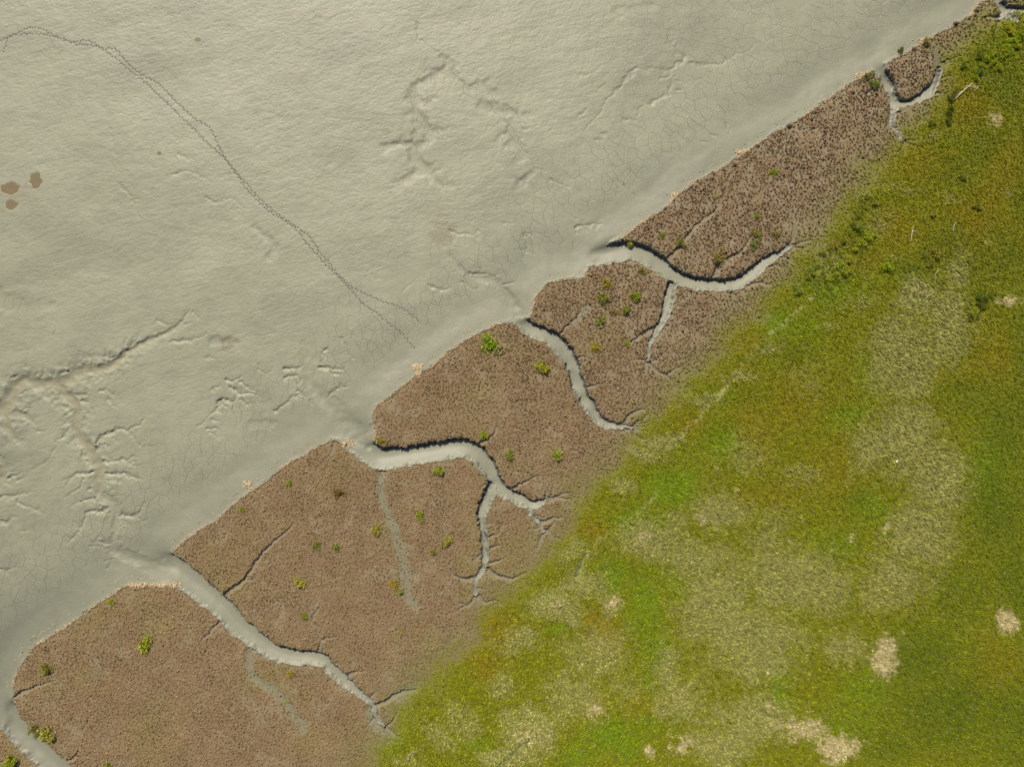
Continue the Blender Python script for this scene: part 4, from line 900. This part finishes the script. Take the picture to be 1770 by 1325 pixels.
def stem_mesh(lobes, up=.75):
    V, Fc = [], []
    for lx, ly, lr, lh in lobes:
        for s in (0, 1):
            top = np.array([lx * (1.1 + .3 * s), ly * (1.1 + .3 * s), up * lh * (.9 - .25 * s)]); base = np.array([lx * .25, ly * .25, -.12]); b = len(V)
            for f, rad in ((0, .035), (.5, .024), (1, .008)):
                c = base + (top - base) * f + np.array([.05 * math.sin(9 * lx + 3 * f), .05 * math.cos(7 * ly), 0]) * (f > 0)
                V += [tuple(c + rad * np.array([math.cos(q * 2.094), math.sin(q * 2.094), 0])) for q in range(3)]
            for h in (0, 3):
                Fc += [(b + h + q, b + h + (q + 1) % 3, b + h + 3 + (q + 1) % 3, b + h + 3 + q) for q in range(3)]
    return poly_mesh("stem", V, Fc, M_STEM)
BIG = []
for s in range(8):
    me, lob = shrub_mesh(300 + s, 460); BIG.append((me, stem_mesh(lob)))
SMALL = [shrub_mesh(400 + s, 110, .95)[0] for s in range(5)]
TONES = {'b': (.38, .43, .03), 'g': (.32, .34, .05), 'o': (.34, .32, .08), 'y': (.46, .44, .06), 'd': (.16, .20, .025), 't': (.36, .25, .07)}
nb_ = [0]
def shrub(px, py, r, tone, label, group=None, cat="shrub"):
    x, y = mx(px), my(py); jj, ii = at(np.array([x]), np.array([y])); z = zat(x, y) + .12 * float(GW[jj[0], ii[0]]); k_ = nb_[0]; nb_[0] += 1
    c = TONES[tone]; c = tuple(v * random.uniform(.88, 1.12) for v in c) + (1,)
    s = r * .1 * 1.16; rot = random.uniform(0, 6.28)
    sc = (s * random.uniform(.9, 1.1), s * random.uniform(.9, 1.1), s * random.uniform(.8, 1.1))
    if r >= 6:
        root = bpy.data.objects.new("shrub", None); COL.objects.link(root); root.empty_display_size = .2
        root.location = (x, y, z); root.rotation_euler = (0, 0, rot); root.scale = sc
        me, st = BIG[k_ % len(BIG)]
        f = link("foliage", me, root); f.color = c
        link("stem", st, root)
    else:
        root = link("shrub", SMALL[k_ % len(SMALL)], None, (x, y, z)); root.rotation_euler = (0, 0, rot); root.scale = sc; root.color = c
    tag(root, label, cat, group)
    return root
GS = "shrubs scattered on the brown marsh"
SHRUBS = [
    (1601, 72, 9, 'o', "round dark olive shrub on the terrace lip near the top right corner"),
    (1557, 87, 6, 'd', "small dark shrub on the corner above the short forked creek"),
    (1499, 132, 8, 'o', "olive shrub at the straw heap west of the short forked creek"),
    (1509, 148, 9, 'g', "green shrub on the bank corner west of the short forked creek"),
    (1293, 265, 6, 'o', "thin olive shrub at the straw heap on the upper terrace lip"),
    (1337, 266, 5, 'o', "faint thin shrub inland of the straw heap on the upper terrace"),
    (1336, 297, 7, 'b', "bright green shrub alone high on the upper terrace"),
    (1234, 341, 5.5, 'b', "small green shrub near the mud edge of the upper terrace"),
    (1307, 375, 6, 'b', "small upright green shrub above the pair of shrubs on the upper terrace"),
    (1307, 404, 8, 'o', "upper shrub of a touching pair on the upper terrace"),
    (1303, 421, 9, 'o', "lower pale shrub of a touching pair on the upper terrace"),
    (1340, 407, 7, 'g', "green shrub just right of the touching pair on the upper terrace"),
    (1145, 407, 6, 'b', "narrow green shrub left of the brownish shrub above the wide creek bend"),
    (1174, 417, 9.5, 'o', "brownish olive shrub at the furrow above the wide creek bend"),
    (1243, 445, 12, 'o', "large shaggy olive shrub beside the second furrow above the creek"),
    (1258, 449, 4, 'b', "tiny bright green plant right of the large shaggy olive shrub"),
    (1091, 418, 8, 'y', "yellow green shrub hanging over the black bank at the tip of the upper terrace"),
    (1417, 341, 4, 'g', "faint small shrub on the bare brown turf near the meadow's upper edge"),
    (1362, 474, 3.5, 'b', "tiny green plant beside the head of the widest upper creek"),
    (1111, 468, 7.5, 'g', "green shrub at the creek end of the shrubby middle terrace"),
    (1140, 471, 4.5, 'b', "tiny bright shrub on the bank where the upper creek turns"),
    (1101, 514, 11, 'b', "tall bright green shrub, rightmost big one on the shrubby terrace"),
    (1042, 517, 10, 'g', "dark green shrub with a gap in it on the shrubby terrace"),
    (1051, 493, 9, 'y', "yellowish shrub, the uppermost big one on the shrubby terrace"),
    (1083, 535, 9, 'g', "green shrub below the tall bright one on the shrubby terrace"),
    (1061, 538, 7, 'o', "thin faded shrub in the middle of the shrubby terrace"),
    (1038, 554, 7, 'g', "small green shrub, lowest left of the cluster on the shrubby terrace"),
    (939, 553, 5, 'b', "small green shrub on the black bank at the mouth of the second creek"),
    (1076, 583, 5, 'g', "dull small shrub touching a vivid one at the furrow below the cluster"),
    (1084, 592, 6, 'b', "vivid green shrub at the end of the furrow below the cluster"),
    (1028, 600, 9, 'y', "pale yellowish shrub alone below the cluster on the shrubby terrace"),
    (849, 600, 15, 'b', "large wide green shrub near the mud edge of the middle terrace"),
    (880, 602, 4.5, 'o', "faint thin plant right of the large wide green shrub"),
    (940, 636, 13, 'b', "large ragged bright shrub near the creek on the middle terrace"),
    (937, 610, 3.5, 'g', "tiny plant just above the large ragged bright shrub"),
    (910, 656, 4, 'd', "tiny dark plant lower left of the large ragged bright shrub"),
    (658, 760, 8, 'y', "yellow green shrub at the corner where the black bank begins"),
    (834, 750, 8, 'b', "green shrub beside the notch in the long black bank"),
    (882, 786, 8, 'g', "green shrub right of the creek's sharp bend"),
    (962, 781, 9, 'b', "vivid green shrub alone on the bare turf toward the meadow"),
    (792, 752, 3.5, 'b', "tiny green plant above the long black bank"),
    (761, 814, 10, 'b', "green shrub just below the long straight creek reach"),
    (726, 890, 8, 'b', "green shrub between the faint mud run and the narrow creek arm"),
    (649, 912, 9, 'y', "faded yellow shrub left of the faint mud run"),
    (774, 935, 10, 'y', "spreading yellow green shrub left of the narrow creek arm"),
    (749, 955, 6, 'g', "small green shrub below the spreading yellow green one"),
    (686, 990, 4, 'b', "tiny vivid plant above a yellow shrub on the faint mud run"),
    (680, 1012, 9, 'y', "yellow ragged shrub beside the end of the faint mud run"),
    (691, 1021, 6, 'g', "dark green shrub touching the yellow ragged one"),
    (595, 1061, 4.5, 'y', "tiny yellow tuft alone on the wide lower terrace"),
    (692, 1094, 5, 'b', "small green plant alone low on the wide terrace near the meadow"),
    (499, 837, 6, 'b', "small vivid shrub near the mud edge of the wide terrace"),
    (585, 849, 10, 't', "twiggy yellow brown shrub with bare stems"),
    (416, 880, 6, 'b', "small green shrub closest to the lower mud edge of the wide terrace"),
    (489, 911, 5, 'b', "small green shrub at the upper end of the long furrow"),
    (550, 940, 7, 'g', "green shrub, left of two side by side on the wide terrace"),
    (581, 946, 8, 'g', "green shrub, right of two side by side on the wide terrace"),
    (517, 960, 4.5, 'y', "tiny faded plant below left of the two side by side"),
    (518, 1007, 9, 'y', "yellow green shrub with one bright lobe, mid wide terrace"),
    (525, 1063, 6, 'b', "small bright shrub at the branching shallow furrow"),
    (503, 1122, 4, 'y', "tiny yellow plant on the black bank of the lower creek"),
    (504, 1160, 8, 'y', "yellow shrub just below the lower creek"),
    (537, 1165, 5.5, 'y', "thin yellow tuft right of the yellow shrub below the lower creek"),
    (472, 1167, 4, 'y', "tiny faded tuft left of the yellow shrub below the lower creek"),
    (492, 1213, 4.5, 'b', "tiny green plant on the curved faint mud run at the bottom"),
    (536, 1204, 4, 'y', "tiny pale tuft right of the curved faint mud run"),
    (251, 1111, 13, 'b', "big bright green shrub alone in the bottom left terrace"),
    (194, 1038, 6, 'b', "small yellow green shrub near the top edge of the bottom left terrace"),
    (80, 1122, 4, 'd', "tiny dark plant near the rounded left edge of the bottom left terrace"),
    (82, 1157, 11, 'g', "ragged green shrub above the short furrow at the left edge"),
    (56, 1257, 9, 'o', "brownish shrub touching the broad olive one on the left creek bank"),
    (75, 1264, 15, 'y', "broad olive yellow shrub on the bank of the leftmost creek"),
    (187, 1321, 6, 'b', "green shrub cut by the bottom edge, left side"),
    (23, 1314, 13, 'b', "bright shrub in the bottom left corner beyond the creek"),
]
for q in SHRUBS: shrub(*q, group=GS)
BELT = [
    ("vivid green low bush in the dense belt on the meadow's top right edge", "bushes in the top right belt of the meadow", 'b', 7, T('Q', (1620, 300), (1660, 385), (1530, 430), (1600, 450), (1440, 540), (1520, 560), (1400, 575), (1460, 600), (1360, 640), (1330, 700), (1300, 760), (1560, 400), (1690, 330), (1740, 290), (1680, 440), (1560, 500), (1600, 520), (1640, 470), (1720, 390), (1490, 640))),
    ("dark green low bush at the meadow edge around the white driftwood", "bushes around the white driftwood", 'd', 6, T('Q', (1110, 890), (1050, 960), (1060, 1040), (1040, 1090), (975, 1135), (1330, 720), (1300, 770), (865, 1190), (1330, 530), (1470, 300), (1480, 345), (1165, 640), (1220, 650), (1030, 1140))),
    ("green bush in the loose belt where the brown marsh meets the middle of the meadow", "bushes in the middle belt of the meadow edge", 'g', 7.5, T('H', (610, 765), (575, 830), (540, 885), (650, 700), (730, 690), (560, 900), (450, 980), (360, 1035), (310, 1130), (260, 1195), (230, 1220), (640, 700), (500, 950), (300, 1170), (620, 860), (180, 1290), (660, 650), (420, 1000))),
    ("vivid green grass clump inside the meadow belt below the middle bushes", "vivid clumps inside the meadow belt", 'b', 7, T('H', (690, 930), (640, 950), (580, 1010), (540, 1090), (500, 1035), (560, 1075), (480, 1120), (440, 1150), (520, 1170), (660, 900), (770, 1140), (800, 1120), (400, 1230), (470, 1190))),
    ("dark green clump beside the pale straw strip in the upper meadow", "dark clumps beside the pale strip", 'g', 7, T('H', (1080, 1070), (1100, 1010), (1160, 1055), (1060, 1040), (1130, 1090), (1130, 770), (1060, 800), (1110, 1120), (1190, 860), (1440, 710), (1340, 500), (1270, 265))),
    ("dark green clump in the tight group left of a tan patch at the right edge", "dark clumps left of the tan patch", 'd', 6, T('6', (1560, 220), (1540, 245), (1590, 210), (1490, 320), (1515, 312), (1575, 240), (1535, 215), (1610, 200), (1550, 265))),
    ("small dark clump at the lower edge of the marsh where grey soil shows", "dark clumps on the grey soil strip", 'd', 3.5, T('O', (855, 230), (910, 185), (915, 240), (845, 330), (735, 445), (775, 480), (820, 435), (690, 355), (765, 540), (800, 330), (720, 325), (700, 700))),
    ("small green clump in the meadow at the bottom centre", "small green clumps in the bottom meadow", 'b', 4.5, T('8', (1080, 640), (1130, 905), (720, 1155), (1290, 1160), (1340, 1110), (1400, 1140), (1010, 970), (980, 990), (1380, 1130), (1310, 1150), (905, 1065), (1530, 1195), (1230, 1235), (1360, 1095), (1430, 1160), (1150, 1060))),
]
for lab, grp, tone, r, pts in BELT:
    for (px, py) in pts:
        shrub(px + random.uniform(-1, 1), py + random.uniform(-1, 1), r * random.uniform(.75, 1.25), tone, lab, grp, "bush" if r >= 6 else "grass clump")

# ------------------------------------------------------------------ dark hummocks on the lip, driftwood, odd bits
def blob_mesh(name, seed, m):
    r = np.random.default_rng(seed); V, Fc = [(0, 0, .75)], []
    for k_, (rad, z) in enumerate(((.5, .62), (.9, .3), (1.0, -.2))):
        for q in range(9):
            th = q * 2 * math.pi / 9 + r.normal(0, .08); f = rad * r.uniform(.78, 1.2)
            V.append((f * math.cos(th), f * math.sin(th), z * r.uniform(.8, 1.2)))
    Fc += [(0, 1 + q, 1 + (q + 1) % 9) for q in range(9)]
    for h in (1, 10):
        Fc += [(h + q, h + 9 + q, h + 9 + (q + 1) % 9, h + (q + 1) % 9) for q in range(9)]
    return poly_mesh(name, V, Fc, m)
HM = [blob_mesh("hummock", 500 + s, M_HUM) for s in range(3)]
for k_, (px, py) in enumerate([(1310, 252), (1270, 285), (1251, 294), (1150, 360), (1652, 41), (1675, 32), (1580, 85), (1688, 18), (1364, 218), (1408, 194), (1403, 206), (1474, 160), (1232, 308)]):
    x, y = mx(px), my(py); s = random.uniform(.25, .42)
    o = link("hummock", HM[k_ % 3], None, (x, y, zat(x, y) + .02)); o.scale = (s, s, s * 1.1); o.rotation_euler = (0, 0, random.uniform(0, 6))
    tag(o, "small dark root hummock sticking out on the pale lip of the upper terrace", "hummock", "dark hummocks on the upper terrace lip")
def branch(name, m, runs, lift=.25):
    """a trunk with side limbs: each run = [(px,py,radius m), ...]; six-sided tapering tube"""
    V, Fc = [], []
    for run in runs:
        P = [np.array([mx(p[0]), my(p[1]), zat(mx(p[0]), my(p[1])) + lift + p[2]]) for p in run]; n = 7
        b = len(V)
        for q, c in enumerate(P):
            d = P[min(q + 1, len(P) - 1)] - P[max(q - 1, 0)]; d /= np.linalg.norm(d) + 1e-9
            s = np.cross(d, (0, 0, 1)); s /= np.linalg.norm(s) + 1e-9; t_ = np.cross(s, d)
            V += [c + .38 * run[q][2] * (math.cos(a) * s + math.sin(a) * t_) for a in np.arange(n) * 2 * math.pi / n]
        for q in range(len(P) - 1):
            Fc += [(b + q * n + a, b + q * n + (a + 1) % n, b + (q + 1) * n + (a + 1) % n, b + (q + 1) * n + a) for a in range(n)]
        Fc += [tuple(b + a for a in range(n))[::-1], tuple(b + (len(P) - 1) * n + a for a in range(n))]
    c = V[0].copy()
    return link(name, poly_mesh(name, [v - c for v in V], Fc, m), None, c)
GD = "bleached driftwood lying in the meadow"
tag(branch("driftwood", M_WOOD, [T('Q', (1250, 812, .13), (1200, 850, .14), (1140, 910, .12), (1075, 970, .06)), T('Q', (1165, 880, .07), (1130, 905, .06), (1090, 935, .03))]), "long white driftwood trunk pointing down left at the meadow's top edge", "driftwood", GD)
tag(branch("driftwood", M_WOOD, [T('Q', (1185, 835, .08), (1230, 842, .09), (1290, 845, .05))], .45), "short white branch lying across the long driftwood trunk", "driftwood", GD)
tag(branch("driftwood", M_WOOD, [T('Q', (1320, 828, .06), (1298, 855, .07), (1272, 880, .04))]), "short thin branch just right of the crossed driftwood", "driftwood", GD)
tag(branch("driftwood", M_WOOD, [T('Q', (1340, 748, .04), (1375, 755, .05), (1410, 782, .03))]), "thin bent pale stick at the bushes above the crossed driftwood", "driftwood", GD)
tag(branch("driftwood", M_WOOD, [T('H', (973, 952, .05), (978, 910, .08), (983, 885, .09), (990, 848, .04)), T('H', (983, 888, .06), (1000, 880, .05), (1012, 882, .02)), T('H', (985, 880, .05), (1010, 892, .03))]), "pale upright looking forked branch, left of two alike in the upper meadow", "driftwood", GD)
tag(branch("driftwood", M_WOOD, [T('H', (1264, 890, .04), (1268, 855, .06), (1276, 832, .07), (1295, 825, .03)), T('H', (1272, 845, .04), (1292, 842, .02))]), "pale hooked branch, right of two alike in the upper meadow", "driftwood", GD)
tag(branch("driftwood", M_WOOD, [T('H', (1140, 1240, .03), (1143, 1180, .05), (1160, 1160, .06), (1180, 1148, .03))]), "thin bent branch on the pale straw strip", "driftwood", GD)
tag(branch("driftwood", M_WOOD, [T('6', (1248, 233, .04), (1265, 218, .05), (1282, 202, .03))]), "short straight white stick below the thin bent branch", "driftwood", GD)
tag(branch("stick", M_DARKW, [T('4', (262, 400, .04), (270, 391, .05), (279, 381, .03))], .04), "short dark stick alone on the rippled mud at the left", "stick")
tag(branch("stick", M_REDW, [T('M', (1281, 240, .03), (1279, 270, .05), (1283, 298, .03))], .04), "reddish stick on the mud left of the upper terrace tip", "stick")
tag(branch("stick", M_REDW, [T('M', (450, 505, .03), (464, 498, .06), (470, 482, .03))], .04), "small reddish stick at the head of the second creek's mud run", "stick")
tag(branch("stick", M_REDW, [T('M', (185, 540, .03), (198, 533, .05), (212, 530, .03))], .04), "small reddish stick among the mud cracks near the trail's end", "stick")
x, y = mx(1549), my(797)
o = link("white_stone", blob_mesh("white_stone", 77, plain("pale_stone", (.75, .73, .68))), None, (x, y, zat(x, y) + .18)); o.scale = (.16, .24, .12); o.rotation_euler = (0, 0, -.4)
tag(o, "tiny white stone alone in the green of the right meadow", "stone")
